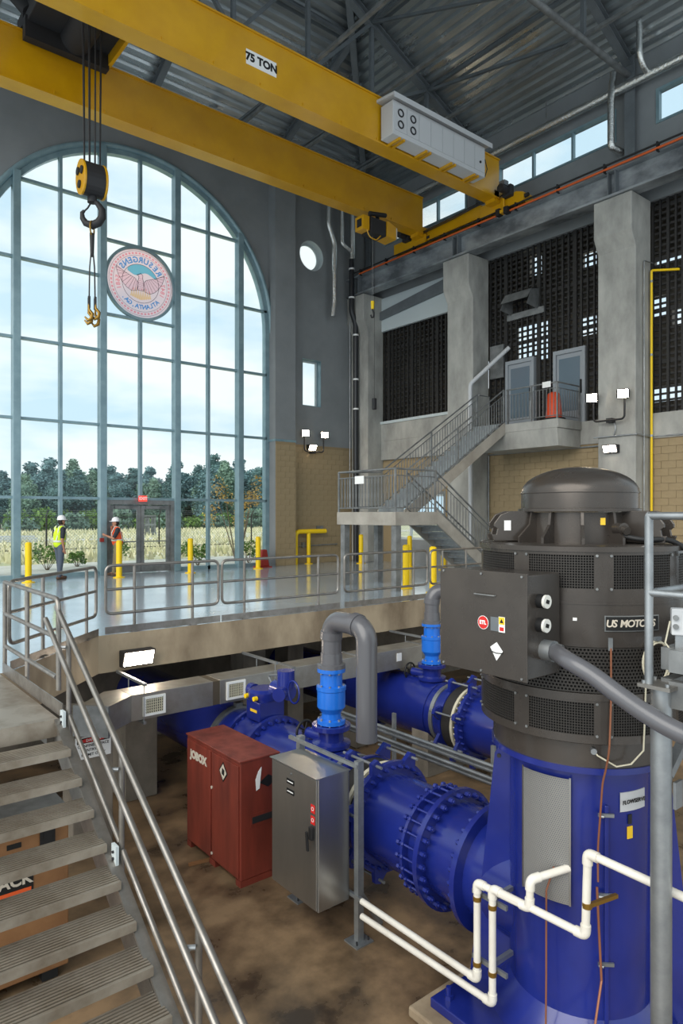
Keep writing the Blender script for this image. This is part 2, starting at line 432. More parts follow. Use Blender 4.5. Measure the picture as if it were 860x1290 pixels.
for x in mid_x:
    for za, zb in (((2.35, 8.07), (10.38, arch(x)-.05)) if x == 8.69 else ((0, arch(x)-.05),)):      # the seal interrupts the middle one
        MB().box(x-.045, x+.045, YW-.08, YW+.08, za, zb).build('mullion', 'teal_frame', w1)
cols = [AX-AR+.10]+sorted(main_x+mid_x)+[AX+AR-.10]
for a, b in zip(cols[:-1], cols[1:]):
    centre = 7.4 < (a+b)/2 < 9.95
    levels = cz if centre else tz
    zs = [2.40 if centre else .10]+[z for z in levels if z > 2.36 or not centre]
    for z in levels:
        lo, hi = a, b
        if arch(a) < z: lo = AX-math.sqrt(max(AR*AR-(z-AZS)**2, 0)) if z > AZS else a
        if arch(b) < z: hi = AX+math.sqrt(max(AR*AR-(z-AZS)**2, 0)) if z > AZS else b
        if hi-lo > .1: MB().box(lo, hi, YW-.06, YW+.07, z-.04, z+.04).build('transom', 'teal_frame', w1)
    if not centre: MB().box(a, b, YW-.08, YW+.08, 0, .12).build('sill', 'teal_frame', w1)
    tops = [z for z in zs]+[99]
    for k in range(len(tops)-1):
        z0, z1 = tops[k], tops[k+1]
        xs2 = [a+(b-a)*i/8 for i in range(9)]
        xs2 = [x for x in xs2 if min(arch(x)-.05, z1) > z0+.02]
        if len(xs2) < 2: continue
        poly = [(xs2[0], z0), (xs2[-1], z0)]+[(x, min(arch(x)-.05, z1)) for x in reversed(xs2)]
        MB().prism(poly, (0, YW+.02, 0), (1,0,0), (0,0,1), (0,.012,0)).build('pane', 'glass', w1)
# entrance doors in the middle bay
d1 = thing('door_1', 'pair of glazed entrance doors in the arched window', 'door', (AX, YW, 0)); d1['kind'] = 'structure'
MB().box(7.56, 7.68, YW-.12, YW+.1, 0, 2.31).box(9.69, 9.81, YW-.12, YW+.1, 0, 2.31).box(7.68, 9.69, YW-.12, YW+.1, 2.17, 2.31).build('door_frame', 'galv_dull', d1)
for x0, x1 in ((7.69, 8.68), (8.70, 9.68)):
    lf = MB().box(x0, x0+.11, YW-.05, YW+.03, .02, 2.15).box(x1-.11, x1, YW-.05, YW+.03, .02, 2.15).box(x0+.11, x1-.11, YW-.05, YW+.03, .02, .24).box(x0+.11, x1-.11, YW-.05, YW+.03, 2.02, 2.15).build('door_leaf', 'galv_dull', d1)
    MB().box(x0+.11, x1-.11, YW-.012, YW, .24, 2.02).build('pane', 'glass', lf)
    MB().tube([(x0+.1, YW-.10, 1.0), (x1-.1, YW-.10, 1.0)], .018, 8).build('push_bar', 'galv', lf)
    MB().box(x0+.15, x0+.6, YW-.12, YW-.05, 2.04, 2.12).build('door_closer', 'galv_dull', lf)
o = thing('exit_sign', 'small red exit sign above the entrance doors', 'sign', (8.69, YW-.22, 2.25))
MB().box(8.56, 8.82, YW-.25, YW-.19, 2.27, 2.45).build('sign_box', 'exit_red', o)
text('sign_lettering', 'EXIT', .13, (8.69, YW-.256, 2.36), (1,0,0), (0,0,1), 'white', o, bold=.004)
MB().box(8.67, 8.71, YW-.23, YW-.05, 2.44, 2.47).build('sign_bracket', 'galv_dull', o)
# round and square windows
w2 = thing('window_2', 'round porthole window high in the grey wall', 'window', (RX, YW, RZ)); w2['kind'] = 'structure'
MB().lathe([(RR+.0, 0), (RR+.0, .06), (RR-.10, .06), (RR-.10, 0), (RR, 0)], (RX, YW+.26, RZ), (0,1,0), 40).build('window_frame', 'white_frame', w2, smooth=40)
MB().lathe([(RR+.01, 0), (RR-.015, 0), (RR-.015, .27), (RR+.01, .27)], (RX, YW-.005, RZ), (0,1,0), 40).build('reveal_lining', 'white_frame', w2, smooth=40)
MB().cyl((RX, YW+.28, RZ), (RX, YW+.292, RZ), RR-.09, n=40).build('pane', 'glass', w2)
w3 = thing('window_3', 'small upright window below the porthole', 'window', (15.5, YW, QZ0)); w3['kind'] = 'structure'
MB().box(QX0, QX0+.07, YW+.24, YW+.32, QZ0, QZ1).box(QX1-.07, QX1, YW+.24, YW+.32, QZ0, QZ1).box(QX0+.07, QX1-.07, YW+.24, YW+.32, QZ0, QZ0+.07).box(QX0+.07, QX1-.07, YW+.24, YW+.32, QZ1-.07, QZ1).build('window_frame', 'white_frame', w3)
MB().box(QX1-.012, QX1+.01, YW-.004, YW+.3, QZ0, QZ1).box(QX0-.01, QX0+.012, YW-.004, YW+.3, QZ0, QZ1).box(QX0, QX1, YW-.004, YW+.3, QZ1-.012, QZ1+.01).box(QX0, QX1, YW-.004, YW+.3, QZ0-.01, QZ0+.012).build('reveal_lining', 'teal_frame', w3)
MB().box(QX0+.06, QX1-.06, YW+.27, YW+.282, QZ0+.06, QZ1-.06).build('pane', 'glass', w3)

# ---- right wall
wr = MB()
cl = [(15.6, 19.85, (17.0, 18.42)), (10.1, 14.3, (11.5, 12.9)), (4.7, 8.95, (6.1, 7.52))]
CZ0, CZ1 = 12.5, 13.45
wr.box(XR, XR+.3, 3.0, YW, 10.45, CZ0); wr.box(XR, XR+.3, 3.0, YW, CZ1, ZE+.1)
edge = [3.0]+[y for a, b, _ in sorted(cl) for y in (a, b)]+[YW]
for i in range(0, len(edge), 2): wr.box(XR, XR+.3, edge[i], edge[i+1], CZ0, CZ1)
wr.box(XR, XR+.3, 15.78, YW, 9.15, 10.45)                                  # panel above the far screen
wr.box(XR, XR+.3, 3.0, 16.7, -.3, 4.0); wr.box(XR, XR+.3, 19.3, YW, -.3, 4.0); wr.box(XR, XR+.3, 16.7, 19.3, 2.6, 4.0); wr.box(XR, XR+.3, 16.7, 19.3, -.3, .9)
wall_right = struct(wr.build('wall_right', 'grey_wall'), 'right wall with clerestory windows above the crane beam', 'wall')
MB().box(XR-.05, XR+.35, 3.0, 15.0, 3.93, 4.62).build('spandrel_beam', 'concrete', wall_right, bevel=.01)
MB().box(XR-.12, XR+.35, 15.6, 20.0, 4.75, 5.45).box(XR-.12, XR+.35, 15.6, 20.0, 4.0, 4.75).build('spandrel_beam', 'concrete', wall_right, bevel=.01)
MB().box(XR-.18, XR+.02, 15.7, 20.0, 5.42, 5.52).build('ledge', 'white_frame', wall_right)
MB().box(XR-.10, XR+.02, 15.78, 19.95, 9.1, 10.4).build('lintel_panel', 'white_frame', wall_right)
MB().prism([(15.78, 9.9), (19.9, 9.55), (19.9, 9.85), (15.78, 10.35)], (XR-.22, 0, 0), (0,1,0), (0,0,1), (.12,0,0)).build('brace_beam', 'steel_grey', wall_right)
MB().box(XR-.012, XR+.02, 3.0, 15.0, 0, 3.93).box(XR-.012, XR+.02, 15.7, 16.6, 0, 4.0).box(XR-.012, XR+.02, 19.4, 19.9, 0, 4.0).box(XR-.012, XR+.02, 16.6, 19.4, 2.7, 4.0).build('mortar_bed', 'mortar', wall_right)
def mk_right(s, e, z0, z1, solo, rest):
    if solo: block_obj(wall_right, .04, e-s, z1-z0, (XR-.035+random.uniform(-.003, .003), s, z0))
    else: rest.box(XR-.035, XR+.005, s, e, z0, z1)
blocks(wall_right, 15.8, 19.9, 2.7, 4.0, mk_right)
r1 = blocks(wall_right, 10.2, 14.66, 1.9, 3.9, mk_right); r2 = blocks(wall_right, 7.0, 9.1, 1.3, 3.9, mk_right)
r3 = blocks(wall_right, 10.2, 14.66, 0, 1.8, mk_right); r4 = blocks(wall_right, 3.0, 9.1, 0, 1.2, mk_right)
rest = MB()
for q in (r1, r2, r3, r4): rest.add(q.v, q.f)
o = rest.build('block_course', 'tan_block', wall_right); o['kind'] = 'stuff'
# window low in the far bay
w7 = thing('window_7', 'low window in the right wall behind the stair landing', 'window', (XR, 18, .9)); w7['kind'] = 'structure'
m = MB()
for y in (16.7, 17.55, 18.4, 19.22): m.box(XR+.05, XR+.13, y, y+.08, .9, 2.6)
m.box(XR+.05, XR+.13, 16.7, 19.3, .9, .98).box(XR+.05, XR+.13, 16.7, 19.3, 2.52, 2.6).box(XR+.05, XR+.13, 16.7, 19.3, 1.72, 1.77)
m.build('window_frame', 'white_frame', w7)
MB().box(XR+.08, XR+.09, 16.75, 19.25, .95, 2.55).build('pane', 'glass', w7)
# clerestory windows
for i, (a, b, ms) in enumerate(cl):
    w = thing('window_%d' % (4+i), ['clerestory window behind the yellow crane', 'clerestory window of three lights above the crane beam', 'clerestory window beside the foil-wrapped pipe'][i], 'window', (XR, a, CZ0)); w['kind'] = 'structure'
    f = MB().box(XR-.03, XR+.12, a, a+.09, CZ0, CZ1).box(XR-.03, XR+.12, b-.09, b, CZ0, CZ1).box(XR-.03, XR+.12, a+.09, b-.09, CZ0, CZ0+.06).box(XR-.03, XR+.12, a+.09, b-.09, CZ1-.08, CZ1)
    f.build('window_frame', 'teal_frame', w)
    for y in ms: MB().box(XR-.02, XR+.1, y-.035, y+.035, CZ0+.06, CZ1-.08).build('mullion', 'teal_frame', w)
    ys = [a+.09]+list(ms)+[b-.09]
    for y0, y1 in zip(ys[:-1], ys[1:]): MB().box(XR+.05, XR+.06, y0, y1, CZ0+.05, CZ1-.06).build('pane', 'glass', w)

# concrete columns with corbels
cn = [(19.91, 20.9, 'concrete column in the corner beside the window wall'), (14.66, 15.78, 'concrete column beside the stair balcony and drain pipe'), (9.10, 10.19, 'concrete column carrying the pair of flood lamps'), (3.6, 4.7, 'concrete column next to the column with lamps')]
for y0, y1, lb in cn[:3]:
    o = MB().prism([(17.5, 0), (XR-.01, 0), (XR-.01, 10.45), (17.28, 10.45), (17.28, 9.45), (17.5, 9.05)], (0, y0, 0), (1,0,0), (0,0,1), (0, y1-y0, 0)).build('concrete_column', 'concrete', bevel=.02)
    tag(o, lb, 'column', 'columns of the right wall')
# crane runway
rw = thing('crane_runway', 'long grey steel crane runway beam on the concrete columns', 'beam', (17.45, 12, 10.45))
MB().box(17.22, 17.68, 3.0, YW-.02, 10.46, 10.52).build('bottom_flange', 'runway', rw)
MB().box(17.42, 17.48, 3.0, YW-.02, 10.52, 11.14).build('web', 'runway', rw)
MB().box(17.2, 17.7, 3.0, YW-.02, 11.14, 11.2).build('top_flange', 'runway', rw)
MB().box(17.41, 17.49, 3.0, YW-.02, 11.2, 11.3).build('rail', 'crane_dark', rw)
for y in (15.2, 9.65, 20.3):
    MB().box(17.24, 17.42, y-.12, y-.09, 10.52, 11.14).box(17.24, 17.42, y+.09, y+.12, 10.52, 11.14).build('stiffener', 'steel_grey', rw)
MB().tube([(17.14, 3.0, 11.19), (17.14, 20.0, 11.19)], .032, 8).build('conductor_bar', 'bar_orange', rw, smooth=50)
MB().tube([(17.14, 3.0, 11.30), (17.14, 20.5, 11.30)], .028, 8).build('conductor_bar', 'black', rw, smooth=50)
for k in range(12):
    y = 4.0+1.45*k
    MB().box(17.12, 17.25, y-.02, y+.02, 11.12, 11.36).build('bar_hanger', 'black', rw)
# steel posts above the columns, up to the roof
for y, lb in ((9.6, 'grey steel wall post above the lamp column'), (15.2, 'grey steel wall post behind the crane girders'), (20.6, 'grey steel wall post in the far corner')):
    o = thing('wall_post', lb, 'post', (18.2, y, 11.2), group='posts of the upper right wall')
    MB().box(18.12, 18.14, y-.15, y+.15, 11.2, ZE).box(18.14, 18.31, y-.01, y+.01, 11.2, ZE).build('post_section', 'steel_grey', o)
    MB().box(17.6, 18.32, y-.12, y+.12, 10.9, 11.0).build('bracket', 'steel_grey', o)

# ---- screened gallery behind the right wall
ga = MB()
ga.box(XR+.05, 23, 3.0, YW, 4.1, 4.58); ga.box(XR+.3, 23, 3.0, YW, 12.3, 12.4)
gw = [(15.51, 17.0, 7.95, 9.5), (13.45, 14.13, 8.52, 9.23), (15.79, 16.35, 11.36, 12.2), (13.45, 14.03, 11.07, 11.61), (10.9, 11.4, 8.59, 9.32), (9.6, 10.7, 8.22, 8.75), (8.5, 11.3, 10.3, 10.6), (8.6, 11.4, 5.69, 6.22), (18.4, 19.8, 7.2, 8.4)]
cuts_y = sorted({3.0, YW}|{y for g in gw for y in g[:2]}); cuts_z = sorted({4.58, 12.3}|{z for g in gw for z in g[2:]})
for ya, yb in zip(cuts_y[:-1], cuts_y[1:]):
    for za, zb in zip(cuts_z[:-1], cuts_z[1:]):
        if not any(g[0] <= ya and yb <= g[1] and g[2] <= za and zb <= g[3] for g in gw): ga.box(23, 23.2, ya, yb, za, zb)
ga.box(XR+.3, 23, 2.9, 3.0, 4.1, 12.4); ga.box(XR+.3, 23, YW, YW+.1, 4.1, 12.4)
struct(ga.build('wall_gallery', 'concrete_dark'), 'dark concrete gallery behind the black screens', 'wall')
def bar_meshes(): pass
sd = [(15.80, 19.90, 5.52, 9.12, [], 'black grid screen in the bay beside the corner column'),
      (10.20, 14.65, 4.62, 10.44, [(12.93, 13.91), (11.14, 12.11)], 'black grid screen with two grey doors above the balcony'),
      (3.2, 9.09, 4.62, 10.44, [], 'black grid screen behind the yellow riser pipe')]
for y0, y1, z0, z1, doors, lb in sd:
    s_ = thing('grid_screen', lb, 'screen', (XR+.1, (y0+y1)/2, z0), group='black screens of the gallery')
    nv = int((y1-y0)/.205); nh = int((z1-z0)/.172)
    random.seed(int(y0*10))
    for k in range(nv+1):
        y = y0+(y1-y0)*k/nv; w = random.choice((.04, .05, .06, .07)) if k % 6 else .13
        segs = [(z0, z1)]
        for a, b in doors:
            if a-.08 < y < b+.08: segs = [(6.9, z1)]
        for a, b in segs: MB().box(XR+.06, XR+.12, y-w/2, y+w/2, a, b).build('upright_bar', 'screen_black', s_)
    for k in range(nh+1):
        z = z0+(z1-z0)*k/nh; h = .055 if k % 8 else .12
        cuts = [(y0, y1)]
        if z < 6.9 and doors: cuts = [(y0, 11.06), (12.19, 12.85), (13.99, y1)]
        for a, b in cuts: MB().box(XR+.12, XR+.17, a, b, z-h/2, z+h/2).build('cross_bar', 'screen_black', s_)
for i, (a, b, lb) in enumerate(((12.93, 13.91, 'grey glazed door at the head of the stair'), (11.14, 12.11, 'grey glazed door behind the orange cone on the balcony'))):
    d = thing('door_%d' % (2+i), lb, 'door', (XR, (a+b)/2, 4.6)); d['kind'] = 'structure'
    MB().box(XR-.02, XR+.16, a-.06, a+.04, 4.6, 6.88).box(XR-.02, XR+.16, b-.04, b+.06, 4.6, 6.88).box(XR-.02, XR+.16, a+.04, b-.04, 6.76, 6.88).build('door_frame', 'door_grey', d)
    lf = MB().box(XR+.04, XR+.09, a+.04, b-.04, 4.62, 6.76).build('door_leaf', 'door_grey', d)
    MB().box(XR+.03, XR+.05, a+.14, b-.12, 5.0, 6.62).build('pane', 'glass_dark', lf)
    MB().box(XR-.03, XR+.04, a+.07, a+.11, 5.5, 5.9).build('door_handle', 'black', lf)

# ---- hipped roof: ribbed metal deck in sheets
ceil = thing('ceiling', 'hipped roof of ribbed galvanised metal deck', 'ceiling', (AX, 12, ZE)); ceil['kind'] = 'structure'
half = AX-XL
def deck(plane, s0, s1):
    P = .27; m = MB(); prof = []
    n = int(round((s1-s0)/P)); P = (s1-s0)/n
    for k in range(n):
        b = s0+k*P
        prof += [(b, 0), (b+P*.36, 0), (b+P*.50, .085), (b+P*.86, .085)]
    prof.append((s1, 0))
    top = []; bot = []
    for s, h in prof:
        z = ZE+SL*s+h-.02
        if plane == 'R': top.append((XR-s+.0, YW-s, z)); bot.append((XR-s, -3.0, z))
        elif plane == 'L': top.append((XL+s, YW-s, z)); bot.append((XL+s, -3.0, z))
        else: top.append((XR-s, YW-s, z)); bot.append((XL+s, YW-s, z))
    k = len(prof)
    m.add(top+bot, [(i, i+1, k+i+1, k+i) for i in range(k-1)])
    return m
ns = 10
for k in range(ns):
    s0, s1 = -.3+(half+.3)*k/ns, -.3+(half+.3)*(k+1)/ns
    deck('R', s0, s1).build('deck_sheet', 'deck', ceil, fix=False)
    deck('W', s0, s1).build('deck_sheet', 'deck_turned', ceil, fix=False)
    deck('L', s0, s1).build('deck_sheet', 'deck', ceil, fix=False)
def ibeam(p0, p1, w, h, name, parent, mt='steel_grey'):
    p0, p1 = Vector(p0), Vector(p1); d = (p1-p0).normalized(); a = Vector((0,0,1)).cross(d).normalized(); up = d.cross(a)
    m = MB().bar(p0+up*(h/2-.01), p1+up*(h/2-.01), w, .02, up).bar(p0-up*(h/2-.01), p1-up*(h/2-.01), w, .02, up).bar(p0, p1, .015, h-.04, up)
    return m.build(name, mt, parent)
for e in (1, -1):                                     # hip rafters
    q = XR if e > 0 else XL
    ibeam((q, YW, ZE-.2), (AX, YW-half, ZE+SL*half-.2), .2, .3, 'hip_rafter', ceil)
ibeam((AX, 4, ZE+SL*half-.2), (AX, YW-half, ZE+SL*half-.2), .2, .3, 'ridge_beam', ceil)
for x in (3.9, AX, 13.5): ibeam((x, YW, ZE-.17), (x, YW-min(x-XL, XR-x), ZE+SL*min(x-XL, XR-x)-.17), .2, .25, 'end_rafter', ceil)
for s in (2.4, 4.8, 7.2):                             # purlins
    ibeam((XR-s, 4, ZE+SL*s-.14), (XR-s, YW-s, ZE+SL*s-.14), .08, .14, 'purlin', ceil)
    ibeam((XL+s, YW-s, ZE+SL*s-.14), (XR-s, YW-s, ZE+SL*s-.14), .08, .14, 'purlin', ceil)
for y, lb in ((15.2, 'grey steel roof truss above the crane girders'), (9.65, 'grey steel roof truss above the lamp column')):
    t = thing('roof_truss', lb, 'truss', (AX, y, 14.1), group='roof trusses')
    top = lambda x: min(ZE+SL*min(XR-x, x-XL), ZE+SL*(YW-y))-.22
    for x0, x1 in ((AX if False else XR-(YW-y if YW-y < half else half), XR), (XL, XL+(YW-y if YW-y < half else half))):
        ibeam((x0, y, top(x0)), (x1, y, top(x1)), .22, .24, 'top_chord', t)
    if YW-y < half: ibeam((XL+YW-y, y, top(AX)), (XR-(YW-y), y, top(AX)), .22, .24, 'top_chord', t)
    MB().tube([(XL, y, 14.1), (XR, y, 14.1)], .085, 10).build('bottom_chord', 'galv_dull', t, smooth=50)
    xs3 = [XR-.1-2.36*k for k in range(9)]
    for k, x in enumerate(xs3):
        if 0 < k < 8: MB().bar((x, y, 14.1), (x, y, top(x)), .11, .11, (0,1,0)).build('web_post', 'steel_grey', t)
        if k < 8:
            xn = xs3[k+1]
            a, b = ((xn, y, 14.1), (x, y, top(x))) if xn > AX-1 else ((x, y, 14.1), (xn, y, top(xn)))
            if k not in (0, 7): MB().bar(a, b, .10, .10, (0,1,0)).build('web_diagonal', 'steel_grey', t)
for x in (15.9, 13.5, 11.1, 6.3, 3.9):                   # ties running from truss to truss and to the window wall
    lb = {15.9: 'long grey roof tie nearest the clerestory wall', 13.5: 'long grey roof tie beside the hip', 11.1: 'long grey roof tie right of the ridge', 6.3: 'long grey roof tie over the crane trolley', 3.9: 'long grey roof tie on the far side of the trolley'}[x]
    t = thing('roof_tie', lb, 'tie', (x, 12, 14.2), group='ties between the roof trusses')
    MB().bar((x, 4.5, 14.2), (x, YW-.05, 14.2), .09, .09).build('tie_tube', 'galv_dull', t)
    for a, b in ((9.65, 15.2), (15.2, YW)):
        zt = ZE+SL*min(XR-x, x-XL, YW-b if b < YW else .3)-.25
        MB().bar((x, a, 14.2), (x, b-.1, max(zt, 14.3)), .08, .08).build('tie_brace', 'steel_grey', t)
# ------------------------------------------------------------------ a pixel gives a direction; a wall, floor or plane gives the distance
_f = Vector((math.cos(AZ), math.sin(AZ), 0)); _r = Vector((math.sin(AZ), -math.cos(AZ), 0))
def ray(u, v): return _f+_r*((u-430)/FPX)+Vector((0,0,1))*(-(v-648)/FPX)
def at_x(u, v, x): q = ray(u, v); return Vector((0,0,EYE))+q*(x/q.x)
def at_y(u, v, y): q = ray(u, v); return Vector((0,0,EYE))+q*(y/q.y)
def at_z(u, v, z): q = ray(u, v); return Vector((0,0,EYE))+q*((z-EYE)/q.z)
def at_d(u, v, d): return Vector((0,0,EYE))+ray(u, v)*d

# ------------------------------------------------------------------ overhead crane
cr_ = thing('overhead_crane', 'yellow double girder bridge crane spanning the hall', 'crane', (9, 15, 11.7))
for y in (13.26, 16.54):
    g = MB().box(-.6, 17.12, y+.04, y+.42, 11.70, 12.86).build('girder', 'yellow', cr_)
    MB().box(-.6, 17.12, y, y+.46, 11.655, 11.70).build('bottom_flange', 'yellow', g)
    MB().box(-.6, 17.12, y, y+.46, 12.86, 12.90).build('top_flange', 'yellow', g)
    MB().box(-.6, 17.0, y+.20, y+.26, 12.90, 12.97).build('trolley_rail', 'crane_dark', g)
    for x in [1.2*k for k in range(1, 14)]: MB().box(x-.01, x+.01, y+.005, y+.045, 11.7, 11.78).build('stiffener', 'yellow', g)
tk = MB().box(17.25, 17.62, 14.1, 16.5, 11.42, 11.82).build('end_truck', 'yellow', cr_, bevel=.015)
for y0, y1 in ((12.45, 14.1), (16.5, 18.1)):
    MB().prism([(y0, 11.34), (y0, 11.62), (y0+.25, 11.72), (y1, 11.72), (y1, 11.34)], (17.18, 0, 0), (0,1,0), (0,0,1), (.5, 0, 0)).build('wheel_box', 'yellow', tk, bevel=.01)
    for yy in (y0+.3, y1-.35): MB().cyl((17.38, yy, 11.46), (17.52, yy, 11.46), .16, n=20).build('wheel', 'crane_dark', tk, smooth=40)
    MB().cyl((17.28, y0-.12, 11.52), (17.28, y0, 11.52), .06, n=12).build('buffer', 'rubber', tk, smooth=40)
for y0 in (12.95, 17.35):
    mo = MB().cyl((16.72, y0, 11.78), (17.05, y0, 11.78), .12, n=16).build('drive_motor', 'crane_dark', tk, smooth=40)
    MB().box(17.02, 17.2, y0-.16, y0+.16, 11.6, 11.95).build('gear_case', 'crane_dark', mo, bevel=.02)
    MB().box(16.8, 17.0, y0-.1, y0+.1, 11.88, 12.02).build('terminal_box', 'steel_grey', mo)
for k in range(3): MB().tube([(17.17, 12.8+.3*k, 11.74+.03*k), (17.15, 14.2, 11.78+.04*k), (17.15, 15.2, 11.70+.04*k), (17.17, 17.2, 11.66+.03*k)], .012, 6).build('cable', 'black', tk)
MB().tube([(17.08, 13.1, 11.95), (17.08, 13.1, 11.15)], .035, 8).box(17.02, 17.2, 12.95, 13.3, 11.16, 11.26).build('collector_arm', 'yellow', tk)
MB().box(17.0, 17.18, 12.9, 13.05, 11.1, 11.3).box(17.0, 17.18, 13.2, 13.35, 11.12, 11.32).build('collector_shoe', 'black', tk)
for y in (13.30, 16.60): MB().box(16.9, 17.4, y, y+.36, 11.55, 11.9).build('end_plate', 'yellow', cr_)
# electrical cabinet hung on the girder
cb = MB().box(12.1, 15.8, 12.78, 13.24, 11.72, 12.6).build('electrical_cabinet', 'cabinet_grey', cr_, bevel=.012)
MB().prism([(12.62, 12.56), (12.62, 12.70), (13.3, 12.78), (13.3, 12.70), (12.68, 12.64)], (12.0, 0, 0), (0,1,0), (0,0,1), (3.95, 0, 0)).build('rain_hood', 'cabinet_grey', cb)
xs4 = [12.14+.455*k for k in range(9)]
for k in range(8):
    dr = MB().box(xs4[k]+.008, xs4[k+1]-.008, 12.765, 12.782, 11.84, 12.52).build('cabinet_door', 'cabinet_grey', cb)
    if k < 2:
        for z in (12.02, 12.32):
            MB().lathe([(.075, 0), (.105, 0), (.105, .02), (.075, .02), (.075, 0)], (xs4[k]+.22, 12.762, z), (0,-1,0), 20).build('fan_ring', 'crane_dark', dr, smooth=40)
    if k == 7: MB().cyl((xs4[k]+.24, 12.766, 12.1), (xs4[k]+.24, 12.74, 12.1), .035, n=12).build('isolator_knob', 'black', dr)
for k in range(4): MB().box(12.35+1.0*k, 12.41+1.0*k, 12.8, 13.3, 11.66, 11.72).box(12.5+1.0*k, 12.56+1.0*k, 12.8, 13.3, 11.66, 11.72).build('cabinet_bracket', 'yellow', cb)
MB().tube([(15.8, 12.9, 12.4), (15.95, 12.9, 12.35), (16.05, 12.9, 12.1), (15.95, 12.9, 11.85), (15.8, 12.95, 11.8)], .015, 6).build('cable', 'black', cb)
pl = MB().box(8.02, 8.84, 13.288, 13.298, 12.08, 12.42).build('capacity_plate', 'white', cr_)
text('lettering', '75 TON', .245, (8.43, 13.284, 12.25), (1,0,0), (0,0,1), 'label_black', pl, bold=.011)
# trolley
tr_ = thing('crane_trolley', 'dark hoist trolley riding on the two yellow girders', 'trolley', (5.1, 15.1, 12.9))
MB().box(4.15, 6.0, 13.8, 16.55, 12.98, 13.25).build('trolley_frame', 'crane_dark', tr_, bevel=.02)
MB().box(4.1, 6.05, 13.33, 13.8, 13.0, 13.3).build('end_carriage', 'crane_dark', tr_); MB().box(4.1, 6.05, 16.5, 16.98, 12.98, 13.3).build('end_carriage', 'crane_dark', tr_)
MB().box(4.1, 6.0, 16.3, 16.52, 12.62, 13.1).build('skirt_plate', 'crane_dark', tr_)
MB().box(5.98, 6.06, 13.9, 16.4, 12.72, 13.0).build('guard_plate', 'yellow', tr_); MB().box(4.5, 4.56, 13.9, 16.2, 13.25, 13.6).build('guard_plate', 'yellow', tr_)
MB().cyl((5.2, 14.0, 12.98), (5.2, 16.3, 12.98), .34, n=28).build('rope_drum', 'crane_dark', tr_, smooth=40)
MB().box(4.2, 4.7, 15.6, 16.8, 13.25, 13.75).build('gearbox', 'crane_dark', tr_, bevel=.04); MB().cyl((4.25, 16.5, 13.3), (4.05, 17.0, 13.9), .16, n=16).build('hoist_motor', 'crane_dark', tr_, smooth=40)
for x in (4.35, 5.8):
    for y in (13.49, 16.77): MB().cyl((x, y-.07, 13.08), (x, y+.07, 13.08), .13, n=20).build('wheel', 'crane_dark', tr_, smooth=40)
HX, HY = 5.18, 15.1
for k in range(8):
    dx = (-.23, -.14, -.09, -.02, .04, .10, .16, .22)[k]; dy = (-.1, .1, -.05, .08, -.1, .1, -.06, .06)[k]
    MB().cyl((HX+dx*1.05, HY+dy, 12.75), (HX+dx*.9, HY+dy, 9.45), .014, n=6).build('wire_rope', 'crane_dark', tr_)
hb = thing('hook_block', 'yellow and black crane hook block hanging on wire ropes', 'hook block', (HX, HY, 8.3))
oval = [(.30*math.cos(2*PI*i/24), .38*math.sin(2*PI*i/24)+.06*math.cos(2*PI*i/24)) for i in range(24)]
MB().prism(oval, (HX-.21, HY, 9.24), (0,1,0), (0,0,1), (.42,0,0)).build('block_case', 'crane_dark', hb, bevel=.015)
for x in (HX-.26, HX+.21): MB().prism([(p*1.04, q*1.04) for p, q in oval], (x, HY, 9.24), (0,1,0), (0,0,1), (.05,0,0)).build('side_plate', 'yellow', hb, bevel=.01)
for p, q in ((-.12, .16), (.13, .10), (-.02, -.16)): MB().cyl((HX-.26, HY-p, 9.24+q), (HX-.29, HY-p, 9.24+q), .085, n=20).build('sheave_pin', 'black', hb, smooth=40)
MB().cyl((HX, HY, 8.9), (HX, HY, 8.74), .1, n=14).build('swivel', 'crane_dark', hb, smooth=40)
hk = [(.02, .46), (.01, .36), (.12, .28), (.22, .14), (.22, -.02), (.14, -.14), (0, -.2), (-.14, -.15), (-.21, -.04), (-.22, .08), (-.17, .13)]
ux = _r
MB().tube([Vector((HX, HY, 8.44))+ux*p+Vector((0,0,q)) for p, q in hk], [.05, .05, .06, .075, .085, .09, .09, .075, .06, .045, .03], 10).build('hook', 'crane_dark', hb, smooth=60)
MB().tube([Vector((HX, HY, 8.78)), Vector((HX, HY, 8.62))-ux*.10, Vector((HX, HY, 8.55))-ux*.18], .018, 6).build('safety_latch', 'crane_dark', hb)
sl = thing('chain_sling', 'four leg wire sling with yellow hooks below the crane hook', 'sling', (HX, HY, 6.0))
MB().tube([Vector((HX, HY, 8.17+.16*math.sin(t)))+_f*.12*math.cos(t) for t in [2*PI*i/16 for i in range(16)]], .018, 6, True).build('master_link', 'brass', sl)
MB().cyl((HX, HY, 8.06), (HX, HY, 7.55), .055, .04, 10).build('rope_collar', 'crane_dark', sl)
for a in range(4):
    dx, dy = (.09*math.cos(a*1.57+.5), .09*math.sin(a*1.57+.5))
    MB().tube([(HX, HY, 7.9), (HX+dx*.8, HY+dy*.8, 7.3), (HX+dx, HY+dy, 6.45)], .014, 6).build('sling_leg', 'crane_dark', sl)
    MB().cyl((HX+dx, HY+dy, 6.65), (HX+dx, HY+dy, 6.4), .03, n=8).build('ferrule', 'crane_dark', sl)
    z0 = 6.12+.04*a
    MB().tube([(HX+dx*1.1, HY+dy*1.1, z0+.28), (HX+dx*1.1, HY+dy*1.1, z0+.16), Vector((HX+dx*1.1, HY+dy*1.1, z0+.06))+ux*.08, Vector((HX+dx*1.1, HY+dy*1.1, z0-.04))+ux*.06, Vector((HX+dx*1.1, HY+dy*1.1, z0-.08))-ux*.02, Vector((HX+dx*1.1, HY+dy*1.1, z0))-ux*.09], [.02, .03, .035, .04, .035, .015], 8).build('sling_hook', 'brass', sl, smooth=60)
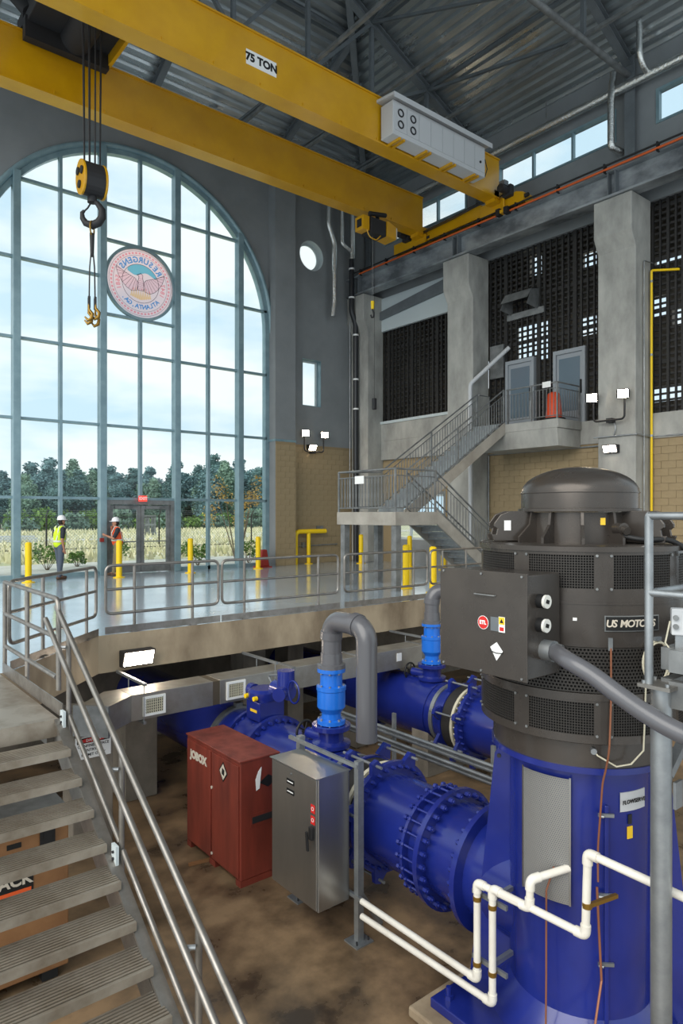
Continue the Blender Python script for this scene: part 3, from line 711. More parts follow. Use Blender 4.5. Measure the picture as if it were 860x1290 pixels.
# small hoist under the far girder
mh = thing('monorail_hoist', 'small yellow and black hoist hanging under the far girder', 'hoist', (14.6, 16.4, 11.0))
MB().box(14.35, 15.0, 16.15, 16.65, 10.85, 11.35).build('hoist_body', 'crane_dark', mh, bevel=.03)
MB().prism([(0,0), (.42,-.04), (.42,.38), (.06,.5), (0,.46)], (15.0, 16.12, 10.88), (1,0,0), (0,0,1), (0,.55,0)).build('motor_cover', 'yellow', mh, bevel=.02)
MB().box(15.42, 15.46, 16.13, 16.66, 10.9, 11.24).build('end_cover', 'cabinet_grey', mh)
MB().box(14.05, 14.32, 16.2, 16.6, 10.9, 11.35).build('control_box', 'yellow', mh, bevel=.015); MB().box(14.04, 14.05, 16.28, 16.5, 11.0, 11.25).build('control_cover', 'black', mh)
MB().tube([(14.5, 16.4, 11.3), (14.6, 16.5, 11.6)], .06, 8).tube([(14.9, 16.4, 11.3), (14.9, 16.5, 11.62)], .06, 8).build('trolley_link', 'crane_dark', mh)
MB().cyl((14.4, 16.3, 11.5), (15.1, 16.3, 11.62), .07, n=12).build('traverse_motor', 'crane_dark', mh, smooth=40)
MB().tube(rounded([(14.2, 16.2, 10.9), (14.3, 16.2, 10.7), (14.6, 16.2, 10.65), (14.8, 16.2, 10.86)], .1), .02, 6).build('cable', 'yellow', mh)
MB().cyl((14.62, 16.4, 10.9), (14.62, 16.4, 8.75), .009, n=6).build('load_chain', 'galv_dull', mh)
MB().cyl((14.62, 16.4, 8.75), (14.62, 16.4, 8.5), .06, .05, n=10).build('bottom_block', 'yellow_post', mh)
MB().tube([(14.62, 16.4, 8.5), (14.68, 16.4, 8.36), (14.66, 16.4, 8.24), (14.58, 16.4, 8.22), (14.54, 16.4, 8.3)], .028, 8).build('hook', 'crane_dark', mh)
MB().cyl((14.7, 16.38, 10.9), (14.68, 16.38, 5.6), .006, n=6).build('pendant_cable', 'black', mh)
MB().box(14.62, 14.74, 16.32, 16.44, 5.25, 5.62).build('pendant_control', 'crane_dark', mh, bevel=.02)

# ------------------------------------------------------------------ guard rails
def guard_panel(p0, p1, posts, lb, group, toe=True, z=0.0, mt='alu', ends=True):
    p0, p1 = Vector((*p0, z)), Vector((*p1, z)); d = (p1-p0); L = d.length; d.normalize(); up = Vector((0,0,1)); a = up.cross(d)
    t = thing('guard_rail', lb, 'railing', tuple((p0+p1)/2), group=group); r = .024
    loop = rounded([p0+up*1.06, p1+up*1.06, p1+up*.31, p0+up*.31], .11, 5, True)
    MB().tube(loop, r, 10, True).build('rail_frame', mt, t, smooth=50)
    MB().tube([p0+up*.69, p1+up*.69], r*.9, 10).build('mid_rail', mt, t, smooth=50)
    for s in posts:
        q = p0+d*s
        MB().tube([q+up*.02, q+up*1.05], r, 10).build('post', mt, t, smooth=50)
        MB().bar(q-d*.06+up*.012, q+d*.06+up*.012, .12, .02).cyl(q+up*.02, q+up*.1, .034, n=10).build('post_foot', mt, t)
    if toe: MB().bar(p0-d*.02+up*.06-a*.03, p1+d*.02+up*.06-a*.03, .008, .11).build('toe_plate', mt, t)
    return t
ye = 10.47
guard_panel((3.80, ye), (5.76, ye), (.46, 1.47), 'aluminium guard rail above the lamp on the slab edge', 'guard rails of the upper floor')
guard_panel((5.83, ye), (8.42, ye), (.45, 2.1), 'long aluminium guard rail above the second duct grille', 'guard rails of the upper floor')
guard_panel((8.58, ye), (10.95, ye), (.5, 1.95), 'aluminium guard rail in front of the two tall yellow bollards', 'guard rails of the upper floor')
guard_panel((11.05, ye), (13.4, ye), (.4, 1.2, 1.9), 'aluminium guard rail running behind the motor', 'guard rails of the upper floor')
guard_panel((13.5, ye), (16.2, ye), (.5, 1.3, 2.1), 'aluminium guard rail beside the foot of the steel stair', 'guard rails of the upper floor')
guard_panel((2.03, 8.78), (3.62, 10.38), (.75, 1.95), 'aluminium guard rail on the slanted slab edge by the stair', 'guard rails of the upper floor')
# landing side rail
t = thing('guard_rail', 'aluminium guard rail along the stair landing', 'railing', (1.97, 7.8, 0), group='guard rails of the upper floor')
for z in (1.06, .69, .31):
    MB().tube([(1.97, 8.72, z), (1.97, 6.72, z)] if z < 1 else rounded([(1.97, 8.72, z), (1.97, 6.66, z), (1.97, 6.66, .2)], .1), .024, 10).build('rail', 'alu', t, smooth=50)
for y in (8.72, 7.75): MB().tube([(1.97, y, .0), (1.97, y, 1.06)], .024, 10).build('post', 'alu', t, smooth=50)
MB().box(1.93, 1.94, 6.42, 8.66, .0, .13).build('toe_plate', 'alu', t)

# ------------------------------------------------------------------ near stair down into the pit
st = thing('pit_stair', 'aluminium stair with ribbed treads going down into the pit', 'stair', (1.3, 6.4, ZP))
RISE, RUN, SX0, SX1 = .1647, .285, .62, 1.88
MB().box(SX0, SX1+.02, 6.42, 8.66, -.05, 0).box(SX0, SX1+.02, 6.42, 6.47, -.16, -.05).build('landing_plate', 'alu_tread', st)
MB().box(SX0, SX0+.08, 6.5, 8.66, -.25, -.05).box(SX1-.06, SX1+.02, 6.5, 8.66, -.25, -.05).build('landing_beam', 'alu', st)
tm = MB(); tm.box(0, SX1-SX0, .012, .29, -.035, -.022); tm.box(0, SX1-SX0, 0, .03, -.06, 0); tm.box(0, SX1-SX0, .285, .30, -.05, 0)
for k in range(8): tm.box(0, SX1-SX0, .045+.0305*k, .061+.0305*k, -.022, .0)
proto = None
for k in range(1, 17):
    yb = 6.02+RUN*(2-k); z = -RISE*k
    if proto is None:
        proto = link('tread', tm.mesh(), 'alu_tread', st); proto.location = Vector((SX0, yb-.30, z))-wloc(st)
    else: copy_of(proto, st, Vector((SX0, yb-.30, z))-wloc(st))
    for x in (SX0, SX1-.006): MB().box(x, x+.006, yb-.28, yb-.02, z-.10, z-.03).build('tread_bracket', 'alu', st)
def on_stair(y, h): return -(6.02+RUN*2-y)/RUN*RISE+h
for x in (SX1+.002, SX0-.05):
    MB().prism([(6.5, -.02), (6.5, -.28), (1.3, on_stair(1.3, -.32)), (1.3, on_stair(1.3, -.05))], (x, 0, 0), (0,1,0), (0,0,1), (.05,0,0)).build('stringer', 'alu', st)
    MB().prism([(6.42, .0), (6.42, -.03), (1.3, on_stair(1.3, .07)), (1.3, on_stair(1.3, .10))], (x-.02, 0, 0), (0,1,0), (0,0,1), (.09,0,0)).build('stringer_flange', 'alu', st)
for xr in (1.97, .60):
    sgn = 1 if xr > 1 else -1
    tp = MB().tube([(xr, 6.72, .98), (xr, 1.35, .98-5.37*.578)], .025, 10).build('top_rail', 'alu', st, smooth=50)
    xi = xr-sgn*.10
    MB().tube([(xi, 6.72, .875), (xi, 1.35, .875-5.37*.578)], .024, 10).build('hand_rail', 'alu', st, smooth=50)
    ps = [6.36, 5.09, 3.83, 2.57]
    for i, y in enumerate(ps):
        zt = .98-(6.72-y)*.578
        MB().tube([(xr, y, zt), (xr, y, zt-1.05)], .022, 10).build('post', 'alu', st, smooth=50)
        MB().bar((xr-.05*sgn, y, zt-.12), (xi, y, zt-.13), .02, .02).cyl((xr-.03*sgn, y-.02, zt-.115), (xr-.09*sgn, y+.02, zt-.115), .016, n=8).build('rail_bracket', 'galv', st)
        MB().box(xr-.05*sgn-.012, xr-.05*sgn+.012, y-.045, y+.045, zt-.84, zt-.69).build('post_bracket', 'white_frame', st)
        for q in (-.74, -.79): MB().cyl((xr-.06*sgn, y, zt+q), (xr-.075*sgn, y, zt+q), .011, n=8).build('bolt', 'crane_dark', st)
        if i < 3:
            y2 = ps[i+1]; z2 = .98-(6.72-y2)*.578
            MB().tube([(xr, y-.03, zt-.74), (xr, y2+.03, z2-.70)], .021, 10).build('mid_rail', 'alu', st, smooth=50)

# ------------------------------------------------------------------ steel stair to the gallery
LX0, LX1, LY0, LY1, LZ = 11.3, 12.75, 11.85, 14.1, 1.92
s2 = thing('steel_stair', 'grey steel stair with landing climbing to the gallery balcony', 'stair', (12.0, 13.0, 0))
MB().box(LX0, LX1, LY0, LY1, LZ-.33, LZ).build('landing', 'stair_lit', s2, bevel=.01)
for x, y in ((LX0+.12, LY0+.1), (LX0+.12, LY1-.2), (LX1-.15, LY1-.2)): MB().box(x-.085, x+.085, y-.085, y+.085, 0, LZ-.33).build('support_post', 'galv_dull', s2)
def flight(y0, y1, x0, z0, x1, z1, n):
    dx, dz = (x1-x0)/n, (z1-z0)/n; pr_ = None
    for k in range(n):
        x = x0+dx*k; z = z0+dz*(k+1) if dz > 0 else z0+dz*(k+1)
        m = MB().box(0, abs(dx)+.02, 0, y1-y0-.1, -.045, 0).box(0, .015, 0, y1-y0-.1, -.045-(.12 if dz > 0 else 0), -.045)
        if dz < 0: m.box(abs(dx), abs(dx)+.015, 0, y1-y0-.1, -.16, 0)
        if pr_ is None:
            pr_ = link('tread', m.mesh(), 'galv', s2); pr_.location = Vector((x, y0+.05, z))-wloc(s2)
        else: copy_of(pr_, s2, Vector((x, y0+.05, z))-wloc(s2))
    for y in (y0, y1-.05):
        MB().prism([(x0, z0+.06), (x1, z1+.06), (x1, z1-.3), (x0, z0-.3)], (0, y, 0), (1,0,0), (0,0,1), (0,.05,0)).build('stringer', 'stair_lit', s2, bevel=.006)
def picket_rail(pts, posts_at, parent, spacing=.115, h=1.05, mt='galv_dull'):
    """balustrade along a polyline of walking-line points"""
    up = Vector((0,0,1)); pts = [Vector(p) for p in pts]
    MB().tube([p+up*h for p in pts], .024, 8).build('top_rail', mt, parent, smooth=50)
    MB().tube([p+up*.10 for p in pts], .016, 6).build('bottom_rail', mt, parent, smooth=50)
    MB().tube([p+up*(h-.16) for p in pts], .013, 6).build('upper_rail', mt, parent, smooth=50)
    for a, b in zip(pts[:-1], pts[1:]):
        L = (b-a).xy.length; k = max(int(L/spacing), 1)
        for i in range(1, k):
            q = a.lerp(b, i/k); key = round(h, 3)
            if key not in _pk:
                me = MB().bar((0,0,.10), (0,0,h-.16), .016, .016, (0,1,0)).mesh(); me.materials.append(M[mt]); me.name = 'picket'; _pk[key] = me
            o = bpy.data.objects.new('picket', _pk[key]); C.objects.link(o); o.parent = parent; o.location = q-wloc(parent)
    for p in posts_at: p = Vector(p); MB().bar(p, p+up*h, .045, .045, (0,1,0)).build('post', mt, parent)
_pk = {}
flight(13.0, LY1, 12.75, LZ, 17.04, 4.62, 16)
flight(LY0, 12.95, 12.75, LZ, 15.62, 0, 11)
picket_rail([(12.85, 13.03, 2.0), (17.0, 13.03, 4.62)], [(12.85, 13.03, 2.0), (14.9, 13.03, 3.3), (17.0, 13.03, 4.62)], s2)
picket_rail([(LX0+.05, LY1-.03, LZ), (12.85, LY1-.03, LZ+.08), (17.0, LY1-.03, 4.62)], [(LX0+.05, LY1-.03, LZ), (14.9, LY1-.03, 3.3), (17.0, LY1-.03, 4.62)], s2)
picket_rail([(LX0+.03, LY1-.05, LZ), (LX0+.03, LY0+.03, LZ)], [(LX0+.03, LY0+.03, LZ)], s2)
picket_rail([(LX0+.05, LY0+.03, LZ), (12.72, LY0+.03, LZ), (15.55, LY0+.03, .05)], [(12.72, LY0+.03, LZ), (15.55, LY0+.03, .02)], s2)
picket_rail([(12.75, 12.92, LZ), (15.55, 12.92, .05)], [(15.55, 12.92, .02)], s2)
o = MB().box(14.6, 14.615, 11.84, 11.845, .9, 1.15).box(14.5, 14.7, 11.835, 11.845, .9, 1.16).build('notice', 'white', s2)
MB().box(LX0-.01, LX0+.0, 13.0, 13.35, LZ+.72, LZ+.92).build('notice', 'white', s2)
# balcony
bc = thing('gallery_balcony', 'concrete balcony with steel balustrade in front of the gallery doors', 'balcony', (17.7, 12.6, 3.9))
MB().box(17.04, XR-.06, 11.16, 14.12, 4.36, 4.62).build('balcony_slab', 'concrete', bc, bevel=.015)
MB().prism([(17.04, 4.36), (XR-.06, 4.36), (XR-.06, 3.84), (17.12, 3.84)], (0, 11.2, 0), (1,0,0), (0,0,1), (0,2.9,0)).build('balcony_beam', 'concrete', bc, bevel=.015)
picket_rail([(17.1, 13.0, 4.62), (17.1, 11.22, 4.62), (XR-.1, 11.22, 4.62)], [(17.1, 12.95, 4.62), (17.1, 12.1, 4.62), (17.1, 11.22, 4.62), (XR-.1, 11.22, 4.62)], bc)
MB().tube([(17.1, LY1-.03, 5.67), (17.6, LY1-.03, 5.67), (17.6, LY1-.03, 4.62)], .024, 8).build('return_rail', 'galv_dull', bc, smooth=50)
MB().box(17.07, 17.08, 11.42, 11.7, 5.55, 5.72).build('notice', 'white', bc)
cn_ = thing('traffic_cone', 'orange traffic barrel standing on the balcony', 'traffic cone', (17.5, 11.6, 4.62))
MB().lathe([(.3, 0), (.3, .06), (.24, .07), (.18, .78), (.12, .84), (0, .84)], (17.5, 11.6, 4.62), n=24).build('cone_body', 'cone_orange', cn_, smooth=40)
MB().lathe([(.32, 0), (.33, .0), (.33, .07), (.24, .07)], (17.5, 11.6, 4.621), n=24).build('cone_base', 'rubber', cn_)

# ------------------------------------------------------------------ bollards
bd = [(5.05, 19.75, 'yellow bollard beside the man in the lime vest'), (7.51, 19.6, 'yellow bollard beside the man in the orange vest'), (9.87, 19.75, 'yellow bollard right of the entrance doors'), (12.42, 19.8, 'yellow bollard beside the dark red cone'),
      (16.8, 19.5, 'yellow bollard next to the black wall pipe'), (17.1, 17.2, 'yellow bollard near the low window'), (12.0, 12.2, 'tall yellow bollard in front of the stair landing post'), (11.81, 11.1, 'tall yellow bollard nearest the slab edge'), (17.0, 15.5, 'yellow bollard below the stair by the wall')]
for x, y, lb in bd:
    t = thing('bollard', lb, 'bollard', (x, y, 0), group='yellow bollards on the upper floor')
    MB().lathe([(0, 1.10), (.05, 1.10), (.085, 1.07), (.085, 0), (0, 0)], (x, y, 0), n=20).build('bollard_post', 'yellow_post', t, smooth=40)
    MB().lathe([(.17, 0), (.17, .02), (.1, .025), (.085, .04)], (x, y, .001), n=20).build('foot_ring', 'yellow_post', t, smooth=40)
# yellow pipe guard at the wall
yg = thing('pipe_guard', 'yellow bent pipe guard against the tan wall', 'guard', (14.9, 20.6, 0))
MB().tube(rounded([(14.55, 20.6, 0), (14.55, 20.6, 1.22), (15.95, 20.6, 1.22)], .2, 6), .085, 12).build('guard_pipe', 'yellow_post', yg, smooth=60)
MB().tube([(15.15, 20.6, 0), (15.15, 20.6, 1.2)], .075, 12).build('guard_leg', 'yellow_post', yg, smooth=60)
MB().lathe([(.16, 0), (.16, .02), (.08, .03)], (15.15, 20.6, 0), n=16).build('foot_ring', 'yellow_post', yg)
hp = thing('hose_pipe', 'thin steel pipe with valve behind the yellow guard', 'pipe', (15.5, 20.82, .7))
MB().tube([(14.6, 20.82, .66), (16.7, 20.82, .70)], .022, 8).build('pipe_run', 'galv', hp); MB().box(15.0, 15.1, 20.77, 20.87, .6, .8).build('valve', 'galv', hp)
MB().box(15.7, 16.0, 20.8, 20.89, 1.1, 1.42).build('wall_plate', 'galv_dull', hp)
rc = thing('safety_cone', 'dark red plastic cone by the window edge', 'cone', (12.95, 20.35, 0))
MB().prism([(-.2, .03), (.2, .03), (.1, .62), (-.1, .62)], (12.95, 20.2, 0), (1,0,0), (0,0,1), (0,.3,0)).build('cone_body', 'cone_red', rc, bevel=.03)
MB().box(12.7, 13.2, 20.12, 20.58, 0, .035).build('cone_base', 'cone_red', rc)

# ------------------------------------------------------------------ lamps
def flood(parent, c, face, up=(0,0,1), w=.30, h=.26, d=.14, lens='lamp_face'):
    c, face = Vector(c), Vector(face).normalized(); a = Vector(up).cross(face).normalized(); b = face.cross(a)
    hd = MB().obox(c-face*d/2, a*w/2, b*h/2, face*d/2).build('lamp_head', 'crane_dark', parent, bevel=.02)
    MB().obox(c+face*.004, a*(w/2-.025), b*(h/2-.025), face*.004).build('lens', lens, hd)
    for s in (-1, 1): MB().obox(c-face*d*.5+a*s*(w/2+.008), a*.006, b*.10, face*.04).build('yoke', 'crane_dark', hd)
def twin(root, base, out, side, dz=.0):
    base, out, side = Vector(base), Vector(out).normalized(), Vector(side).normalized(); up = Vector((0,0,1))
    MB().tube(rounded([base+side*.45+up*.55+out*.2, base+side*.45+out*.2, base+out*.2, base-side*.45+out*.2, base-side*.45+up*.55+out*.2], .12), .028, 8).build('bracket', 'crane_dark', root, smooth=60)
    MB().obox(base+out*.1, side*.08, up*.06, out*.1).build('bracket_box', 'crane_dark', root)
    for s in (-1, 1): flood(root, base+side*.45*s+up*.66+out*.28, out*1.0+Vector((0,-.5,-.18)) if abs(out.x) > .5 else out+Vector((-.5,0,-.18)))
t = thing('flood_lamp_pair', 'pair of glaring flood lamps on a concrete column', 'lamp', (17.48, 9.65, 4.4), group='twin flood lamps')
twin(t, (17.49, 9.75, 4.42), (-1,0,0), (0,1,0))
t = thing('flood_lamp_pair', 'pair of glaring flood lamps on the tan wall below the small window', 'lamp', (15.45, 20.88, 4.2), group='twin flood lamps')
twin(t, (15.45, 20.86, 4.24), (0,-1,0), (1,0,0))
def wall_pack(lb, c, out, cat='lamp', w=.42, h=.22, mt='lamp_soft'):
    c, out = Vector(c), Vector(out).normalized(); side = Vector((0,0,1)).cross(out)
    t = thing('wall_lamp', lb, cat, tuple(c), group='wall pack lamps'); up = Vector((0,0,1))
    MB().prism([(0,-h/2), (.10,-h/2), (.20,h/2), (0,h/2)], c-side*w/2, out, up, side*w).build('lamp_housing', 'crane_dark', t, bevel=.012)
    n_ = Vector(out*h+up*-.1).normalized(); m_ = c+out*.152; b_ = n_.cross(side)
    MB().obox(m_+n_*.004, side*(w/2-.03), b_*(h/2-.02), n_*.006).build('lens', mt, t)
    return t
wall_pack('single lamp on the concrete column below the flood pair', (17.49, 9.75, 3.65), (-1,0,0))
wall_pack('single lamp on the tan wall between the flood lamps', (15.42, 20.85, 4.40), (0,-1,0), mt='lamp_face', w=.36)
wall_pack('bright wall lamp on the slab edge above the grey duct', (4.24, 10.39, -.39), (0,-1,0), w=.52, h=.26)

# ------------------------------------------------------------------ pipes on the walls
def wall_pipe(name, lb, cat, pts, r, mt, clamps=(), cm='white', n=10, bends=.12):
    t = thing(name, lb, cat, tuple(Vector(pts[-1])))
    P_ = rounded(pts, bends)
    MB().tube(P_, r, n).build('pipe_run', mt, t, smooth=60)
    for c in clamps: MB().cyl(Vector(c)-Vector((0,0,.03)), Vector(c)+Vector((0,0,.03)), r*1.18, n=14).build('clamp', cm, t)
    return t
YC = 20.45
def cp(u, v): return at_y(u, v, YC)
def jog(a): return [cp(370+x/4.03, 240+y/4.03) for x, y in a]
wall_pipe('foil_downpipe', 'crinkled foil wrapped pipe ending halfway down the grey wall', 'pipe', jog([(178, 30), (175, 170), (206, 270), (206, 560), (196, 640)]), .10, 'foil')
wall_pipe('foil_branch_pipe', 'short foil wrapped pipe with an elbow in the corner', 'pipe', jog([(245, 30), (243, 270), (285, 305)]), .085, 'foil')
wall_pipe('foil_riser', 'foil wrapped top of the pipe above the black drain', 'pipe', jog([(297, 40), (297, 350)]), .11, 'foil')
wall_pipe('black_drain', 'black drain pipe with white clamps in the far corner', 'pipe', jog([(293, 350), (293, 615), (314, 680), (314, 1270)])+[Vector((cp(448, 556).x, YC, 0))], .10, 'black_pipe', jog([(293, 400), (293, 545), (314, 735), (314, 960), (314, 1110)]))
wall_pipe('thin_conduit', 'thin grey conduit on the grey wall beside the black drain', 'conduit', [cp(440.5, 405), cp(440.5, 640)], .02, 'galv')
sp = wall_pipe('foil_header', 'long foil wrapped pipe above the clerestory windows', 'pipe', [(18.0, 4.2, 13.74), (18.0, 20.4, 13.74)], .13, 'foil')
for y in (7.0, 12.2, 16.0): MB().tube([(18.0, y, 13.85), (18.0, y, 14.55)], .015, 6).build('hanger_rod', 'galv_dull', sp)
wall_pipe('foil_drop', 'foil wrapped drop pipe with elbow beside the clerestory window', 'pipe', [(18.0, 10.0, 14.3), (17.86, 10.0, 13.6), (17.86, 10.0, 12.15), (18.25, 9.9, 12.1)], .10, 'foil')
wall_pipe('foil_stub', 'short foil wrapped pipe going up behind the truss', 'pipe', [(18.0, 9.0, 13.76), (17.7, 9.0, 13.85), (17.5, 9.0, 14.1), (17.5, 9.0, 14.95)], .08, 'foil')
wall_pipe('yellow_riser', 'thin yellow riser pipe on the side of the lamp column', 'pipe', [(18.2, 9.02, 0), (18.2, 9.02, 8.5), (18.26, 8.3, 8.35)], .035, 'yellow_post', [(18.2, 9.02, 8.2), (18.2, 9.02, 6.2), (18.2, 9.02, 4.0)], 'galv', 8, .05)
wall_pipe('column_conduit', 'thin grey conduit on the side of the lamp column', 'conduit', [(17.85, 9.05, 0), (17.85, 9.05, 8.7), (18.25, 9.0, 8.7)], .018, 'galv', (), 'galv', 6, .05)
wall_pipe('lamp_conduit', 'horizontal conduit across the lamp column', 'conduit', [(17.46, 10.3, 4.0), (17.46, 9.06, 4.0), (18.28, 9.06, 3.98), (18.28, 6.0, 3.98)], .022, 'galv', (), 'galv', 6, .02)
wall_pipe('lamp_cable', 'small cable dropping from the flood lamp pair', 'cable', [(17.46, 9.7, 4.4), (17.44, 9.62, 4.2), (17.46, 9.7, 4.02)], .015, 'galv', (), 'galv', 6, .1)
wall_pipe('beam_conduit', 'long conduit under the balcony beam', 'conduit', [(18.24, 10.25, 3.85), (18.24, 14.6, 3.85), (18.24, 14.6, 0)], .025, 'galv', (), 'galv', 6, .06)
wall_pipe('drain_pipe', 'light grey drain pipe bending down beside the stair column', 'pipe', [at_x(641, 438, 18.3), at_x(592, 484, 17.35), Vector((17.35, at_x(592, 484, 17.35).y, 0))], .07, 'cabinet_grey', (), 'galv', 12, .12)
vh = thing('vent_hood', 'grey sheet metal vent hood on the black screen', 'vent', (18.2, 13.1, 8.4))
MB().prism([(18.0, 8.95), (XR+.05, 9.05), (XR+.05, 8.35), (17.75, 8.42)], (0, 12.72, 0), (1,0,0), (0,0,1), (0,.02,0)).build('hood_side', 'galv_dull', vh)
MB().prism([(18.0, 8.95), (XR+.05, 9.05), (XR+.05, 8.35), (17.75, 8.42)], (0, 13.72, 0), (1,0,0), (0,0,1), (0,.02,0)).build('hood_side', 'galv_dull', vh)
MB().prism([(18.0, 8.95), (XR+.05, 9.05), (XR+.05, 9.03), (18.0, 8.93)], (0, 12.72, 0), (1,0,0), (0,0,1), (0,1.02,0)).prism([(18.0, 8.95), (18.02, 8.95), (17.77, 8.62), (17.75, 8.62)], (0, 12.72, 0), (1,0,0), (0,0,1), (0,1.02,0)).build('hood_top', 'galv_dull', vh)
MB().box(XR-.02, XR+.05, 12.5, 13.9, 8.2, 8.4).build('hood_flange', 'galv_dull', vh)
o = MB().box(XR-.02, XR+.05, 14.05, 14.6, 6.4, 7.5).build('blank_panel', 'galv_dull'); tag(o, 'blank grey panel where the drain pipe leaves the screen', 'panel')
# ------------------------------------------------------------------ pit: side walls
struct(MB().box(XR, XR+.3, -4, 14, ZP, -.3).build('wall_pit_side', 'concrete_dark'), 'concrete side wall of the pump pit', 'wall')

# ------------------------------------------------------------------ blue discharge lines
_bolt = {}
def bolt_ring(parent, x, y, z, r, n, s=1, size=.030, length=.05, mt='blue', name='bolt', phase=0.0):
    key = (size, length, mt)
    if key not in _bolt:
        me = MB().cyl((0,0,0), (0,length,0), size, n=6).cyl((0,length,0), (0,length+.018,0), size*.55, n=6).mesh(); me.materials.append(M[mt]); me.name = name; _bolt[key] = me
    base = wloc(parent)
    for k in range(n):
        t = 2*PI*(k+phase)/n
        o = bpy.data.objects.new(name, _bolt[key]); C.objects.link(o); o.parent = parent
        o.location = Vector((x+r*math.cos(t), y, z+r*math.sin(t)))-base
        if s < 0: o.rotation_euler = (0, 0, PI)
def ring(m, x, y0, y1, z, ri, ro, n=44):
    return m.lathe([(ri, 0), (ro, 0), (ro, y1-y0), (ri, y1-y0), (ri, 0)], (x, y0, z), (0,1,0), n)
def valve_actuator(t, X, Z, dy):
    ab = MB().box(X-.24, X+.20, 8.58+dy, 8.96+dy, Z+.55, Z+.84).build('actuator_bracket', 'blue', t, bevel=.01)
    MB().box(X-.245, X-.24, 8.66+dy, 8.84+dy, Z+.68, Z+.72).build('label_strip', 'label_yellow', ab)
    ac = MB().lathe([(0, 0), (.24, 0), (.25, .03), (.25, .12), (.2, .16), (0, .16)], (X-.02, 8.80+dy, Z+.84), n=28).build('gear_actuator', 'blue', t, smooth=35)
    for q in (8.66, 8.9): MB().cyl((X-.24, q+dy, Z+.90), (X-.30, q+dy, Z+.90), .035, n=10).build('actuator_plug', 'yellow_post', ac, smooth=40)
    MB().cyl((X-.05, 9.02+dy, Z+.92), (X-.05, 9.14+dy, Z+.92), .1, n=16).build('end_stop', 'blue', ac, smooth=40)
    em = MB().cyl((X+.05, 8.22+dy, Z+1.03), (X+.05, 8.60+dy, Z+1.03), .12, n=20).build('electric_actuator', 'blue', t, smooth=35)
    MB().cyl((X+.05, 8.32+dy, Z+1.1), (X+.05, 8.32+dy, Z+1.34), .13, n=20).build('control_head', 'blue', em, smooth=35)
    MB().cyl((X-.07, 8.26+dy, Z+1.03), (X-.16, 8.2+dy, Z+1.03), .10, n=20).build('motor_cap', 'blue', em, smooth=35)
    MB().tube([(X+.0, 8.05+dy+.14*math.cos(a), Z+1.08+.16*math.sin(a)) for a in [2*PI*i/20 for i in range(20)]], .014, 6, True).build('hand_wheel', 'blue', em)
    MB().tube(rounded([(X+.1, 8.7+dy, Z+1.0), (X+.12, 8.9+dy, Z+1.15), (X+.1, 8.55+dy, Z+1.22), (X+.1, 8.4+dy, Z+1.2)], .08), .02, 6).build('cable', 'steel_grey', em)
